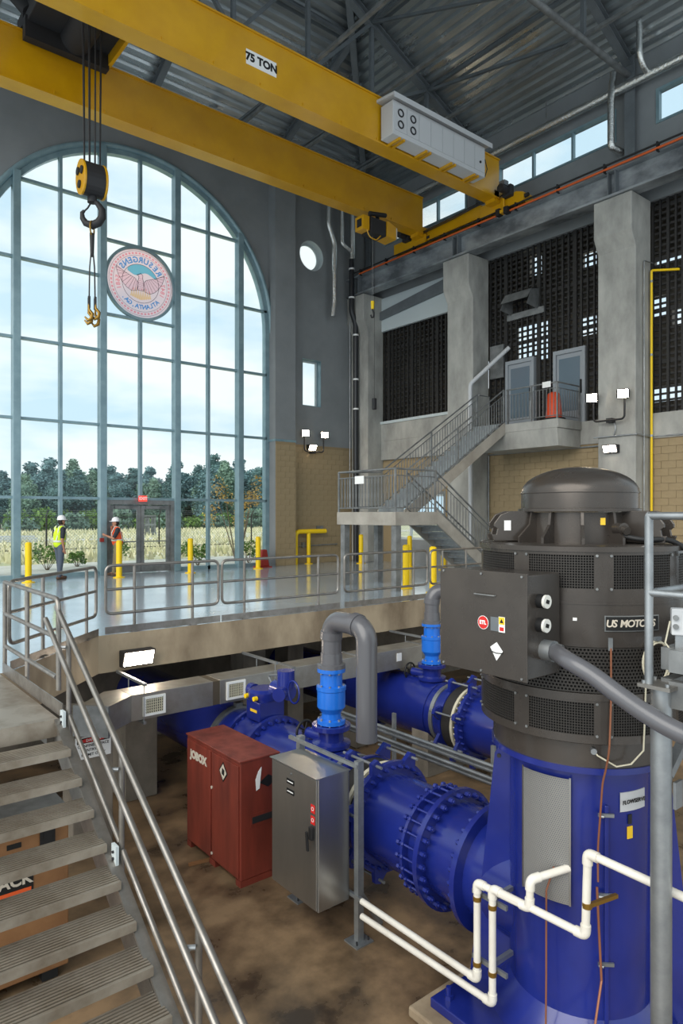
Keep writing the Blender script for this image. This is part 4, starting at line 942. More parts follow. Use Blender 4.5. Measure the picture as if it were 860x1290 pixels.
def discharge_line(X, Z, dy, lb, yend, ystart, actuator=True):
    t = thing('discharge_pipe', lb, 'pipe', (X, 8+dy, Z), group='blue discharge lines')
    R = .51
    def spool(a, b, r=R, mt='blue', name='pipe_spool'):
        return MB().lathe([(0, 0), (r, 0), (r, b-a), (0, b-a)], (X, a+dy, Z), (0,1,0), 48).build(name, mt, t, smooth=40)
    def flange(y, th=.055, ro=.63, n=28, sides=(1, -1), size=.03):
        f = ring(MB(), X, y+dy, y+dy+th, Z, R-.02, ro).build('flange', 'blue', t, smooth=30)
        if 1 in sides: bolt_ring(f, X, y+dy+th, Z, ro-.06, n, 1, size)
        if -1 in sides: bolt_ring(f, X, y+dy, Z, ro-.06, n, -1, size)
        return f
    spool(9.62, ystart); spool(9.05, 9.62); spool(6.9, 8.55, .535); spool(6.5, 6.9); spool(5.2, 6.0); spool(4.5, 5.2)
    ring(MB(), X, 9.55+dy, 9.67+dy, Z, .5, .545).build('coupling_band', 'galv_dull', t, smooth=30)
    MB().box(X-.06, X+.06, 9.56+dy, 9.66+dy, Z+.53, Z+.60).build('coupling_lug', 'galv_dull', t)
    # butterfly valve
    vb = MB().lathe([(.5, 0), (.58, .02), (.58, .16), (.56, .25), (.58, .34), (.58, .48), (.5, .5)], (X, 8.55+dy, Z), (0,1,0), 44).build('valve_body', 'blue', t, smooth=30)
    flange(9.05, .06, .625); flange(8.49, .06, .625)
    for k in range(10):
        a = 2*PI*k/10; MB().bar((X+.56*math.cos(a), 8.6+dy, Z+.56*math.sin(a)), (X+.56*math.cos(a), 9.0+dy, Z+.56*math.sin(a)), .03, .05, (math.cos(a), 0, math.sin(a))).build('rib', 'blue', vb)
    # strap band
    ring(MB(), X, 6.68+dy, 6.76+dy, Z, .5, .535).build('strap_band', 'galv', t, smooth=30)
    # flexible joint with two bolted faces, tie rods and lugs
    f1 = flange(6.42, .05, .60, 32, (-1,), .026); f2 = flange(5.98, .06, .655, 32, (-1, 1), .026)
    ring(MB(), X, 6.2+dy, 6.42+dy, Z, .45, .575).build('flexible_joint', 'rubber', t, smooth=30)
    rg = ring(MB(), X, 6.15+dy, 6.20+dy, Z, .46, .60).build('retaining_ring', 'cream', t, smooth=30)
    bolt_ring(rg, X, 6.155+dy, Z, .545, 32, -1, .026, .05, 'cream'); 
    ring(MB(), X, 6.04+dy, 6.15+dy, Z, .45, .565).build('flexible_joint', 'rubber', t, smooth=30)
    for a in (.62, .35, .9, -.25, -.6, -.85):
        c, s = math.cos(a*PI), math.sin(a*PI); n_ = Vector((c, 0, s)); tg = Vector((-s, 0, c))
        for y in (5.97, 6.42):
            b = Vector((X, y+dy, Z))+n_*.6
            MB().prism([(-.12, 0), (.12, 0), (.045, .17), (-.045, .17)], b, tg, n_, Vector((0,.06,0))).build('tie_lug', 'blue', t)
        p = Vector((X, 0, Z))+n_*.72
        MB().cyl(p+Vector((0, 5.88+dy, 0)), p+Vector((0, 6.58+dy, 0)), .018, n=8).build('tie_rod', 'galv', t)
    # dismantling joint with long studs
    f3 = flange(4.94, .06, .645, 28, (-1,), .032)
    f4 = ring(MB(), X, 5.2+dy, 5.235+dy, Z, R, .60).build('follower_ring', 'blue', t, smooth=30)
    me = None
    for k in range(28):
        a = 2*PI*k/28; c = Vector((X+.585*math.cos(a), 5.0+dy, Z+.585*math.sin(a)))
        if me is None:
            me = MB().cyl((0,0,0), (0,.29,0), .014, n=6).cyl((0,.255,0), (0,.29,0), .03, n=6).cyl((0,.19,0), (0,.215,0), .03, n=6).cyl((0,.0,0), (0,.03,0), .03, n=6).mesh(); me.materials.append(M['blue'])
        o = bpy.data.objects.new('stud', me); C.objects.link(o); o.parent = f3; o.location = c-wloc(f3)
    # pump side flanges
    flange(4.44, .06, .64, 28, (1,), .03)
    MB().lathe([(0, 0), (R, 0), (R, 4.44-yend), (0, 4.44-yend)], (X, yend+dy, Z), (0,1,0), 44).build('pump_nozzle', 'blue', t, smooth=40)
    # actuator on the valve
    if actuator: valve_actuator(t, X, Z, dy)
    # tee, isolating valve and air valve with its grey vent pipe
    ya = 7.17+dy
    gv = MB().lathe([(.2, 0), (.2, .12), (.26, .13), (.26, .18), (.17, .2), (.17, .34), (.26, .36), (.26, .42), (0, .42)], (X, ya, Z+.42), n=28).build('gate_valve', 'blue', t, smooth=35)
    MB().cyl((X, ya, Z+.62), (X-.05, ya+.45, Z+.62), .075, n=14).build('valve_stem', 'blue', gv, smooth=40)
    hw = MB()
    cw = Vector((X-.06, ya+.52, Z+.62)); d_ = Vector((-.1, .99, 0)).normalized(); a_ = Vector((.99, .1, 0)); b_ = Vector((0,0,1))
    hw.tube([cw+(a_*math.cos(q)+b_*math.sin(q))*.15 for q in [2*PI*i/24 for i in range(24)]], .017, 8, True)
    for k in range(5): q = 2*PI*k/5; hw.tube([cw, cw+(a_*math.cos(q)+b_*math.sin(q))*.15], .011, 6)
    hw.cyl(cw-d_*.03, cw+d_*.03, .035, n=10).build('hand_wheel', 'black', gv, smooth=50)
    av = MB().lathe([(0, 0), (.19, 0), (.19, .05), (.13, .06), (.13, .14), (.19, .22), (.19, .44), (.20, .45), (.20, .50), (.15, .51), (.15, .68), (.19, .69), (.19, .74), (0, .74)], (X, ya, Z+.85), n=32).build('air_valve', 'bright_blue', t, smooth=30)
    for zz in (.03, .475, .715):
        for k in range(8):
            q = 2*PI*k/8; c = Vector((X+.165*math.cos(q), ya+.165*math.sin(q), Z+.85+zz)); MB().cyl(c-Vector((0,0,.045)), c+Vector((0,0,.045)), .016, n=6).build('bolt', 'galv', av)
    return t, ya
L1, ya1 = discharge_line(5.65, -1.79, 0.0, 'near blue discharge pipe behind the stainless cabinet', 3.75, 13.58)
L2, ya2 = discharge_line(9.3, -1.76, 1.6, 'far blue discharge pipe on concrete saddles', 3.0, 11.98, False)
def vent(X, ya, Z, lb, second):
    t = thing('vent_pipe', lb, 'pipe', (X, ya, Z), group='grey vent pipes')
    z0, zt = Z, .40
    MB().lathe([(0,0), (.19,0), (.19,.05), (.15,.06), (.145,.2), (0,.2)], (X, ya, z0), n=28).build('pipe_flange', 'grey_pvc', t, smooth=30)
    q, e = second
    pts = [Vector((X, ya, z0+.05))]+[Vector((X, ya, zt-.16))]
    d = Vector((q[0]-X, q[1]-ya, 0)); L = d.length; d.normalize(); up = Vector((0,0,1))
    pts += arc(Vector((X, ya, zt-.16))+d*.2, -d, up, .2, 0, PI/2, 6)[1:]
    if e is not None:
        pts += arc(Vector((X, ya, zt-.16))+d*(L-.2), up, d, .2, 0, PI/2, 6)
        pts.append(Vector((X, ya, e))+d*L)
    else: pts.append(Vector((X, ya, zt+.04))+d*L)
    MB().tube(pts, .135, 20).build('pipe_run', 'grey_pvc', t, smooth=50)
    for k in (1, 8): 
        if k < len(pts)-1:
            g = (pts[k+1]-pts[k]).normalized(); MB().cyl(pts[k]-g*.05, pts[k]+g*.05, .15, n=20).build('collar', 'grey_pvc', t, smooth=40)
    return t
vent(5.65, ya1, -.20, 'grey vent pipe bent back down in an upside down U', ((5.65, 6.45), -1.0))
vent(9.3, ya2, -.17, 'grey vent pipe with an elbow beside the junction box', ((9.9, 8.3), None))
# concrete saddles
for x, y0, y1, w, z1, lb in ((9.3, 8.35, 8.75, .55, -2.0, 'concrete saddle under the strap of the far blue pipe'), (9.3, 10.3, 10.7, .55, -2.0, 'concrete saddle under the valve end of the far blue pipe'), (5.65, 8.0, 8.4, .55, -2.1, 'concrete saddle under the near blue pipe')):
    m = MB(); c = [(x-w, ZP), (x+w, ZP), (x+w, z1)]+[(x+.53*math.cos(PI+PI*(8-i)/8), -1.77+.53*math.sin(PI+PI*(8-i)/8)*1.0) for i in range(9) if -1.77+.53*math.sin(PI+PI*(8-i)/8) < z1]+[(x-w, z1)]
    o = m.prism(c, (0, y0, 0), (1,0,0), (0,0,1), (0, y1-y0, 0)).build('pipe_saddle', 'concrete_dark', bevel=.01); tag(o, lb, 'saddle', 'concrete pipe saddles')
# conduit bank between the lines
cb_ = thing('conduit_bank', 'bank of galvanised conduits on struts between the blue pipes', 'conduits', (7.2, 7, ZP))
for k in range(4): MB().tube([(7.1+.05*(k % 2), 4.0, -1.42-.085*k), (7.1+.05*(k % 2), 9.3, -1.42-.085*k)], .03, 8).build('conduit', 'galv', cb_, smooth=50)
for y in (4.6, 5.7, 7.6, 9.0): MB().box(7.2, 7.24, y-.03, y+.03, ZP, -1.2).build('strut_post', 'galv_dull', cb_)

# ------------------------------------------------------------------ vertical pump: pedestal and motor
MX, MY = 5.65, 3.48
vaz = math.radians(31.65); toc = Vector((-math.cos(vaz), -math.sin(vaz), 0)); mri = Vector((math.sin(vaz), -math.cos(vaz), 0))
def mp_(th, r, z): return Vector((MX, MY, z))+(toc*math.cos(math.radians(th))+mri*math.sin(math.radians(th)))*r
pp = thing('pump_pedestal', 'blue pump pedestal with perforated coupling guard', 'pump', (MX, MY, ZP))
o = MB().box(4.45, 6.9, 2.4, 4.5, ZP, -2.7).build('plinth', 'fascia_concrete', pp, bevel=.02)
MB().prism([(4.6, 2.6), (6.7, 2.6), (6.7, 4.36), (4.6, 4.36)], (0,0,-2.7), (1,0,0), (0,1,0), (0,0,.09)).build('base_plate', 'blue', pp, bevel=.01)
for x, y in ((4.72, 4.24), (4.72, 3.4), (4.72, 2.72), (5.5, 2.72)): MB().cyl((x, y, -2.61), (x, y, -2.50), .025, n=8).cyl((x, y, -2.61), (x, y, -2.57), .045, n=6).build('anchor_bolt', 'blue', pp)
MB().lathe([(.82, -2.61), (.62, -2.35), (.62, -.30), (.785, -.25), (.785, -.20), (0, -.20)], (MX, MY, 0), n=56).build('pedestal_body', 'blue', pp, smooth=25)
for s, nm in ((-1, 'left'), (1, 'right')):
    u_ = mri*s
    MB().prism([(.5, -2.61), (1.0, -2.61), (.88, -1.6), (.76, -.42), (.70, -.33), (.5, -.33)], Vector((MX, MY, 0))-toc*.02, u_, (0,0,1), toc*.045).build('gusset_plate', 'blue', pp)
c = mp_(-80, .69, -.44); MB().cyl(mp_(-90, .72, -.44)+toc*.0, mp_(-90, .72, -.44)+toc*.035, .02, n=10).build('lifting_hole', 'crane_dark', pp)
for th in (-150, 150): MB().bar(mp_(th, .62, -2.6), mp_(th, .62, -.3), .05, .05, (1,0,0)).build('gusset_plate', 'blue', pp)
MB().bar(mp_(19.6, .63, -2.4), mp_(19.6, .63, -.55), .035, .05, tuple(mp_(19.6, 1, 0)-mp_(19.6, 0, 0))).build('seam_strip', 'blue', pp, bevel=.008)
def lattice(a0, a1, z0, z1, r, nc, nr, w, dep, stagger=False, seg=10, c=(MX, MY)):
    """curved grid of thin bars around the pump axis"""
    m = MB()
    def q(th, rr, z): return (mp_(th, rr, z))
    zr = [z0+(z1-z0)*k/nr for k in range(nr+1)]
    for z in zr:
        for s in range(seg):
            ta, tb = a0+(a1-a0)*s/seg, a0+(a1-a0)*(s+1)/seg
            m.add([q(ta, r, z-w/2), q(tb, r, z-w/2), q(tb, r, z+w/2), q(ta, r, z+w/2), q(ta, r-dep, z-w/2), q(tb, r-dep, z-w/2), q(tb, r-dep, z+w/2), q(ta, r-dep, z+w/2)], [(0,1,2,3), (3,2,6,7), (0,4,5,1)])
    dw = math.degrees(w/r)/2
    for row in range(nr if stagger else 1):
        za, zb = (zr[row], zr[row+1]) if stagger else (z0, z1)
        for k in range(nc+1):
            t = a0+(a1-a0)*(k+(.5 if stagger and row % 2 else 0))/nc
            if t > a1+.01: continue
            m.add([q(t-dw, r, za), q(t+dw, r, za), q(t+dw, r, zb), q(t-dw, r, zb), q(t-dw, r-dep, za), q(t+dw, r-dep, za), q(t+dw, r-dep, zb), q(t-dw, r-dep, zb)], [(0,1,2,3), (0,3,7,4), (1,5,6,2)])
    return m
gd = lattice(-44, -6, -1.40, -.36, .665, 26, 60, .0115, .003, True, 8).build('coupling_guard', 'guard_mesh', pp, fix=False)
for th in (-44, -6): MB().bar(mp_(th, .668, -1.41), mp_(th, .668, -.34), .015, .006, tuple(mp_(th, 1, 0)-mp_(th, 0, 0))).build('guard_edge', 'stainless', gd)
for z in (-.62, -1.28, -1.85):
    k = MB().bar(mp_(13, .67, z), mp_(24, .67, z-.005), .018, .028, (0,0,1)).build('clip', 'galv', pp)
    MB().cyl(mp_(13, .69, z), mp_(16, .70, z), .014, n=8).build('clip_bolt', 'galv', k)
lp = MB()
for s in range(4):
    a, b = 31+s*6.5, 37.5+s*6.5; p = [mp_(a, .628, -.62), mp_(b, .628, -.62), mp_(b, .628, -.46), mp_(a, .628, -.46)]; n_ = [x-Vector((MX, MY, x.z)) for x in p]
    lp.add(p+[x-k.normalized()*.02 for x, k in zip(p, n_)], [(0,1,2,3), (0,4,5,1), (3,2,6,7)])
lpo = lp.build('maker_plate', 'cabinet_grey', pp)
c = mp_(43.5, .634, -.54); tx = (mp_(44.5, .634, 0)-mp_(42.5, .634, 0)).normalized()
text('lettering', 'FLOWSERVE', .047, c, tx, (0,0,1), 'label_black', lpo, bold=.0005, shear=.1)
c = mp_(40, .626, -.80); MB().obox(c, tx*.028, Vector((0,0,.05)), tx.cross(Vector((0,0,1)))*.004).build('warning_sticker', 'label_yellow', pp)
MB().obox(mp_(40, .626, -.69), tx*.02, Vector((0,0,.04)), tx.cross(Vector((0,0,1)))*.003).build('small_plate', 'black', pp)

mo = thing('vertical_motor', 'huge dark grey vertical electric motor with domed cap', 'motor', (MX, MY, -.2))
R0 = .88
MB().lathe([(0, -.2), (.77, -.2), (.77, -.01), (R0, .03), (R0, .07), (.84, .07), (.84, .37), (R0+.01, .375), (R0+.01, .43), (.85, .43), (.85, .80), (R0, .80), (R0, 1.235), (.84, 1.235), (.84, 1.555), (R0+.02, 1.56), (R0+.02, 1.60), (R0-.01, 1.61), (0, 1.61)], (MX, MY, 0), n=96).build('motor_frame', 'motor', mo, smooth=25)
MB().lathe([(R0+.006, 0), (R0+.006, .02), (R0-.01, .02)], (MX, MY, 1.14), n=96).build('frame_seam', 'motor', mo)
for r_, z0_, z1_ in ((.845, .075, .365), (.855, .435, .795), (.845, 1.24, 1.55)): MB().lathe([(r_, z0_), (r_, z1_)], (MX, MY, 0), n=96).build('dark_liner', 'motor_in', mo, smooth=60)
for k in range(8):
    a = -28+45.2*k
    up_ = lattice(a, a+35.5, 1.265, 1.535, R0-.002, 26, 13, .006, .004, False, 8).build('upper_grille', 'motor_mesh', mo, fix=False)
    lo_ = lattice(a, a+35.5, .095, .355, R0-.002, 26, 12, .006, .004, False, 8).build('lower_grille', 'motor_mesh', mo, fix=False)
    for z0, z1 in ((1.235, 1.56), (.065, .38)):
        m = MB()
        for s in range(3):
            t0, t1 = a+35.5+9.7*s/3, a+35.5+9.7*(s+1)/3
            p = [mp_(t0, R0, z0), mp_(t1, R0, z0), mp_(t1, R0, z1), mp_(t0, R0, z1), mp_(t0, .83, z0), mp_(t1, .83, z0), mp_(t1, .83, z1), mp_(t0, .83, z1)]
            m.add(p, [(0,1,2,3)]+([(0,3,7,4)] if s == 0 else [])+([(1,5,6,2)] if s == 2 else []))
        for th in (0, 35.5):
            pass
        m.build('grille_pillar', 'motor', mo, fix=False)
        for zz in (z0+.03, z1-.03):
            for tt in (36.8, 43.9): MB().cyl(mp_(a+tt, R0, zz), mp_(a+tt, R0+.012, zz), .012, n=6).build('screw', 'galv_dull', mo)
    for zz, h in ((1.25, .03), (1.548, .025), (.08, .03), (.367, .025)):
        m = MB()
        for s in range(8):
            t0, t1 = a+35.5*s/8, a+35.5*(s+1)/8
            m.add([mp_(t0, R0, zz-h/2), mp_(t1, R0, zz-h/2), mp_(t1, R0, zz+h/2), mp_(t0, R0, zz+h/2), mp_(t0, .84, zz-h/2), mp_(t1, .84, zz-h/2), mp_(t1, .84, zz+h/2), mp_(t0, .84, zz+h/2)], [(0,1,2,3), (3,2,6,7), (0,4,5,1)])
        m.build('grille_edge', 'motor', mo, fix=False)
lattice(-112, 112, .44, .79, R0-.004, 120, 13, .011, .006, True, 60).build('perforated_band', 'motor_mesh', mo, fix=False)
# cap
MB().lathe([(0, 1.60), (.47, 1.60), (.47, 1.88), (0, 1.88)], (MX, MY, 0), n=64).build('upper_drum', 'motor', mo, smooth=30)
MB().lathe([(0, 1.885), (.545, 1.885), (.545, 1.91), (.515, 1.915), (.515, 2.06)]+[(.515*math.cos(t), 2.06+.235*math.sin(t)) for t in [PI/2*i/14 for i in range(1, 14)]]+[(0, 2.295)], (MX, MY, 0), n=72).build('dome_cap', 'motor', mo, smooth=25)
MB().lathe([(.519, 2.048), (.522, 2.055), (.519, 2.062)], (MX, MY, 0), n=72).build('dome_bead', 'motor', mo, smooth=60)
for k in range(12):
    th = -57+30*k
    if k in (0, 5): th += 6
    a, b = mp_(th, .45, 1.61), mp_(th, .60, 1.61); n_ = (b-a).normalized(); s_ = Vector((0,0,1)).cross(n_)
    MB().prism([(.0, 0), (.20, 0), (.20, .05), (.09, .16), (.07, .27), (0, .27)], a-s_*.012, n_, (0,0,1), s_*.024).build('radial_fin', 'motor', mo)
for th, lb in ((-70, 'w'), (62, 'w')):
    a = mp_(th, .45, 1.62); n_ = (mp_(th, 1, 0)-mp_(th, 0, 0)); s_ = Vector((0,0,1)).cross(n_)
    for q in (-.10, .10):
        g = MB().prism([(0, 0), (.36, 0), (.38, .06), (.34, .06), (.33, .11), (.36, .13), (.36, .16), (.30, .24), (.22, .27), (0, .27)], a-s_*.012+s_*q, n_, (0,0,1), s_*.024).build('lifting_lug', 'motor', mo, bevel=.006)
    MB().obox(a+n_*.24-s_*(.115 if th > 0 else -.115)+Vector((0,0,.14)), n_*.03, Vector((0,0,.045)), s_*.002).build('warning_sticker', 'white', mo)
c = mp_(35, .52, 1.74); MB().cyl(c, mp_(35, .62, 1.74), .05, n=14).cyl(mp_(35, .60, 1.74), mp_(35, .66, 1.72), .035, n=12).build('oil_fitting', 'motor', mo, smooth=40)
MB().obox(mp_(24, .475, 1.80), mri*.02, Vector((0,0,.03)), toc*.003).build('sticker', 'label_yellow', mo)
MB().tube(rounded([mp_(35, .6, 1.68), mp_(45, .72, 1.645), mp_(58, .84, 1.66), mp_(66, .95, 1.55), mp_(70, .96, 1.15)], .12), .022, 8).build('cable', 'black', mo, smooth=60)
# name plate
c = mp_(31, .886, .99); tx = (mp_(32, 1, 0)-mp_(30, 1, 0)).normalized(); nn = (mp_(31, 1, 0)-mp_(31, 0, 0))
npb = MB()
def plate_strip(m, t0, t1, z0, z1, r, k=8):
    for s in range(k):
        a, b = t0+(t1-t0)*s/k, t0+(t1-t0)*(s+1)/k
        m.add([mp_(a, r, z0), mp_(b, r, z0), mp_(b, r, z1), mp_(a, r, z1), mp_(a, r-.01, z0), mp_(b, r-.01, z0), mp_(b, r-.01, z1), mp_(a, r-.01, z1)], [(0,1,2,3), (3,2,6,7), (0,4,5,1)]+([(0,3,7,4)] if s == 0 else [])+([(1,5,6,2)] if s == k-1 else []))
    return m
pn = plate_strip(MB(), 12.5, 43, .93, 1.055, .888).build('name_plate', 'stainless', mo, fix=False)
plate_strip(MB(), 13.1, 42.4, .938, 1.047, .891).build('plate_face', 'label_black', pn, fix=False)
wd_ = {}
tl_ = 'US MOTORS'; ths = [14.8, 17.4, 19.4, 22.0, 25.8, 29.1, 32.3, 35.6, 38.9]
for ch, th in zip(tl_, ths):
    if ch == ' ': continue
    tx = (mp_(th+1, 1, 0)-mp_(th-1, 1, 0)).normalized()
    text('letter', ch, .080, mp_(th, .893, .992), tx, (0,0,1), 'stencil', pn, depth=.001, bold=.002, shear=.15)
MB().obox(mp_(-2, .884, 1.02), mri*.016, Vector((0,0,.012)), toc*.003).build('sticker', 'white', mo)
MB().box(0,0,0,0,0,0) if False else None
k = MB().obox(mp_(15.5, .885, .83), (mp_(16.5, 1, 0)-mp_(14.5, 1, 0)).normalized()*.018, Vector((0,0,.05)), mp_(15.5, 1, 0)-mp_(15.5, 0, 0) if False else toc*.01).build('cable_clamp', 'galv', mo)
MB().tube(rounded([mp_(15.5, .895, .8), mp_(15.5, .90, .4), mp_(14.5, .905, -.02), mp_(14, .83, -.2), mp_(13, .80, -.3), mp_(12, .70, -.9), mp_(12, .71, -1.15)], .1), .008, 6).build('copper_cable', 'copper', mo)
lpp = [mp_(40+math.degrees(.13*math.cos(q)/.9), .91, .68+.17*math.sin(q)) for q in [2*PI*i/24 for i in range(24)]]
MB().tube(lpp, .009, 6, True).tube([p+Vector((.01, -.01, -.012)) for p in lpp], .008, 6, True).tube([mp_(34, .90, .55), mp_(33.5, .90, .3), mp_(33, .89, -.02), mp_(28, .84, -.14), mp_(20, .83, -.16), mp_(10, .82, -.08), mp_(8, .79, -.05)], .007, 6).build('coiled_cable', 'cream', mo)
MB().cyl(mp_(8, .77, -.05), mp_(8, .82, -.05), .025, n=10).build('cable_gland', 'galv', mo)
MB().tube([mp_(40, .89, .86), mp_(40, .93, .86)], .012, 6).bar(mp_(38, .92, .87), mp_(42, .92, .87), .02, .03).build('cable_hook', 'steel_grey', mo)
# junction box
jb = MB().box(4.32, 4.76, 3.10, 3.95, .60, 1.395).build('junction_box', 'motor', mo, bevel=.008)
MB().box(4.308, 4.322, 3.085, 3.965, .585, 1.41).build('box_cover', 'motor', jb, bevel=.004)
MB().box(4.70, 4.95, 3.2, 3.85, .68, 1.32).build('box_neck', 'motor', jb)
for y in (3.13, 3.52, 3.92):
    for z in (.61, 1.385): MB().cyl((4.308, y, z), (4.298, y, z), .010, n=6).build('screw', 'galv_dull', jb)
MB().tube(rounded([(4.308, 3.38, 1.22), (4.285, 3.38, 1.22), (4.285, 3.58, 1.22), (4.308, 3.58, 1.22)], .01, 3), .006, 6).build('handle', 'galv_dull', jb)
def on_box(u, v): p = at_x(u, v, 4.305); return p
p = on_box(608.5, 784); lo = MB().cyl(p, p-Vector((.003,0,0)), .054, n=28).build('round_sticker', 'white', jb)
MB().cyl(p-Vector((.003,0,0)), p-Vector((.004,0,0)), .050, n=28).build('red_disc', 'label_red', lo)
text('sticker_lettering', 'ETL', .042, p-Vector((.006,0,0)), (0,-1,0), (0,0,1), 'white', lo, .0005, .002)
p = on_box(623, 786); MB().box(p.x-.003, p.x, p.y-.035, p.y+.04, p.z-.055, p.z+.055).build('data_plate', 'steel_grey', jb)
p = on_box(632, 787); ws = MB().box(p.x-.003, p.x, p.y-.03, p.y+.03, p.z-.06, p.z+.06).build('warning_label', 'white', jb)
MB().box(p.x-.004, p.x-.003, p.y-.027, p.y+.027, p.z+.0, p.z+.057).build('warning_field', 'label_yellow', ws)
MB().prism([(-.018,-.015), (.018,-.015), (0,.017)], (p.x-.0045, p.y, p.z+.028), (0,1,0), (0,0,1), (-.001,0,0)).build('warning_triangle', 'label_black', ws)
MB().box(p.x-.004, p.x-.003, p.y-.02, p.y+.02, p.z-.05, p.z-.02).build('warning_bar', 'label_red', ws)
p = on_box(625.5, 821); tg_ = MB().prism([(-.06,.01), (.0,.075), (.062,.03), (.0,-.07)], p, (0,1,0), (0,0,1), (-.003,0,0)).build('hanging_tag', 'white', jb)
MB().tube([p+Vector((-.006,.06,-.0)), p+Vector((-.008,0,-.01)), p+Vector((-.006,-.06,-.005))], .004, 5).build('tie_wire', 'black', tg_)
for u, v in ((679, 757), (678.5, 787)):
    p = at_y(u, v, 3.10); g = MB().cyl((p.x, 3.10, p.z), (p.x, 3.045, p.z), .055, n=24).build('gauge', 'black', jb, smooth=40)
    MB().cyl((p.x, 3.045, p.z), (p.x, 3.025, p.z), .052, n=24).build('gauge_face', 'gauge_white', g, smooth=40)
    MB().obox((p.x, 3.023, p.z), (.005,0,.014), (.02,0,-.006), (0,.001,0)).build('gauge_needle', 'label_black', g)
cf = thing('flexible_conduit', 'thick grey flexible conduit sweeping away from the junction box', 'conduit', (4.5, 3.0, .8))
p0 = at_y(688, 819, 3.08)
MB().cyl(p0+Vector((0,.02,0)), p0+Vector((.0,-.07,0)), .082, n=12).cyl(p0+Vector((0,-.07,0)), p0+Vector((.01,-.12,-.01)), .068, n=20).build('conduit_hub', 'galv', cf, smooth=40)
pts = [p0+Vector((0,-.08,0)), at_d(715, 832, 4.93), at_d(745, 850, 4.78), at_d(780, 876, 4.62), at_d(815, 900, 4.46), at_d(850, 920, 4.32), at_d(885, 934, 4.2), at_d(940, 950, 4.05)]
P2 = []
for i in range(len(pts)-1):
    a, b, c_, d_ = pts[max(i-1, 0)], pts[i], pts[i+1], pts[min(i+2, len(pts)-1)]
    for s in range(6):
        t_ = s/6; P2.append(.5*((2*b)+(c_-a)*t_+(2*a-5*b+4*c_-d_)*t_*t_+(3*b-a-3*c_+d_)*t_**3))
P2.append(pts[-1])
MB().tube(P2, .064, 20).build('conduit_body', 'grey_pvc', cf, smooth=60)

# ------------------------------------------------------------------ motor access platform at the right
pf = thing('access_platform', 'aluminium access platform with handrail and thick post beside the motor', 'platform', (4.6, 2.2, ZP))
pc = at_d(832.5, 863, 4.6); px_, py_ = pc.x, pc.y
MB().cyl((px_, py_, ZP), (px_, py_, .69), .068, n=24).build('support_post', 'galv', pf, smooth=40)
MB().box(px_-.11, px_+.11, py_-.11, py_+.11, .69, .715).build('cap_plate', 'alu', pf)
for a, b in ((-.08, -.08), (.08, -.08), (-.08, .08), (.08, .08)): MB().cyl((px_+a, py_+b, .715), (px_+a, py_+b, .735), .014, n=6).build('bolt', 'galv', pf)
rp = at_d(817, 760, 4.6); rx_, ry_ = rp.x, rp.y
MB().tube([(rx_, ry_, .715), (rx_, ry_, 1.85)], .028, 12).build('rail_post', 'galv', pf, smooth=50)
for z in (1.85, 1.33): MB().tube([(rx_+2.2, ry_, z), (rx_, ry_, z)], .026, 12).build('rail', 'galv', pf, smooth=50); MB().tube([(rx_, ry_, z), (rx_+.02, ry_-2.0, z)], .026, 12).build('rail', 'galv', pf, smooth=50)
for z0, z1 in ((.80, .95), (.56, .74)):
    MB().box(px_+.06, px_+2.2, py_-.05, py_+.03, z0, z1).build('frame_beam', 'galv_dull', pf); MB().box(px_-.0, px_+.07, py_-2.0, py_-.05, z0, z1).build('frame_beam', 'galv_dull', pf)
MB().box(px_+.06, px_+2.2, py_-2.0, py_-.05, .90, .94).build('deck_plate', 'alu_tread', pf)
MB().bar((px_+.03, py_-.03, .1), (px_+.7, py_-.03, .6), .06, .06).build('knee_brace', 'galv', pf)
MB().box(px_+.02, px_+.12, py_-.09, py_-.07, -.12, .06).build('brace_plate', 'galv', pf)
bx_ = thing('switch_box', 'small grey switch box on the platform handrail', 'box', tuple(at_d(852, 780, 4.55)))
q = at_d(856, 783, 4.62)
MB().obox(q, mri*.055, Vector((0,0,.09)), toc*.04).build('box_body', 'cabinet_grey', bx_, bevel=.008)
for dz in (.03, -.03): MB().cyl(q+toc*.04-mri*.03+Vector((0,0,dz)), q+toc*.06-mri*.03+Vector((0,0,dz)), .018, n=12).build('push_button', 'galv_dull', bx_)
MB().tube([q-mri*.06, q-mri*.09-Vector((0,0,.15)), q-mri*.04-Vector((0,0,.22))], .006, 6).build('cable', 'cream', bx_)
MB().obox(q-Vector((0,0,.17)), mri*.03, Vector((0,0,.09)), toc*.02).build('mounting_strap', 'galv', bx_)

# ------------------------------------------------------------------ white PVC lines
wp = thing('white_pvc_pipe', 'white plastic pipe with a short loop in front of the pedestal', 'pipe', (4.75, 4, -2.4), group='white plastic pipes')
XA = 4.75
def elbows(path, root):
    for a, b, c_ in zip(path[:-2], path[1:-1], path[2:]):
        p, q = b+(a-b).normalized()*.085, b+(c_-b).normalized()*.085
        MB().tube(rounded([p, b, q], .055, 6), .040, 14).build('elbow', 'white_pvc', root, smooth=60)
def pz(u, v, x=XA): return at_x(u, v, x)
A = [Vector((XA, 5.5, -2.28)), Vector((XA, 3.93, -2.28)), Vector((XA, 3.93, -1.42)), Vector((XA, 3.38, -1.40)), Vector((XA, 3.37, -1.16)), Vector((5.06, 3.21, -1.10))]
MB().tube(rounded(A, .05, 4), .032, 14).build('pipe_run', 'white_pvc', wp, smooth=50)
elbows(A, wp)
wp2 = thing('white_pvc_pipe', 'white plastic pipe stepping up around the pedestal to the platform post', 'pipe', (4.75, 3, -2.4), group='white plastic pipes')
B = [Vector((XA, 5.5, -2.44)), Vector((XA, 3.76, -2.40)), Vector((XA, 3.76, -1.40)), Vector((XA, 2.87, -1.38)), Vector((XA, 2.85, -.74)), Vector((XA, .9, -.80))]
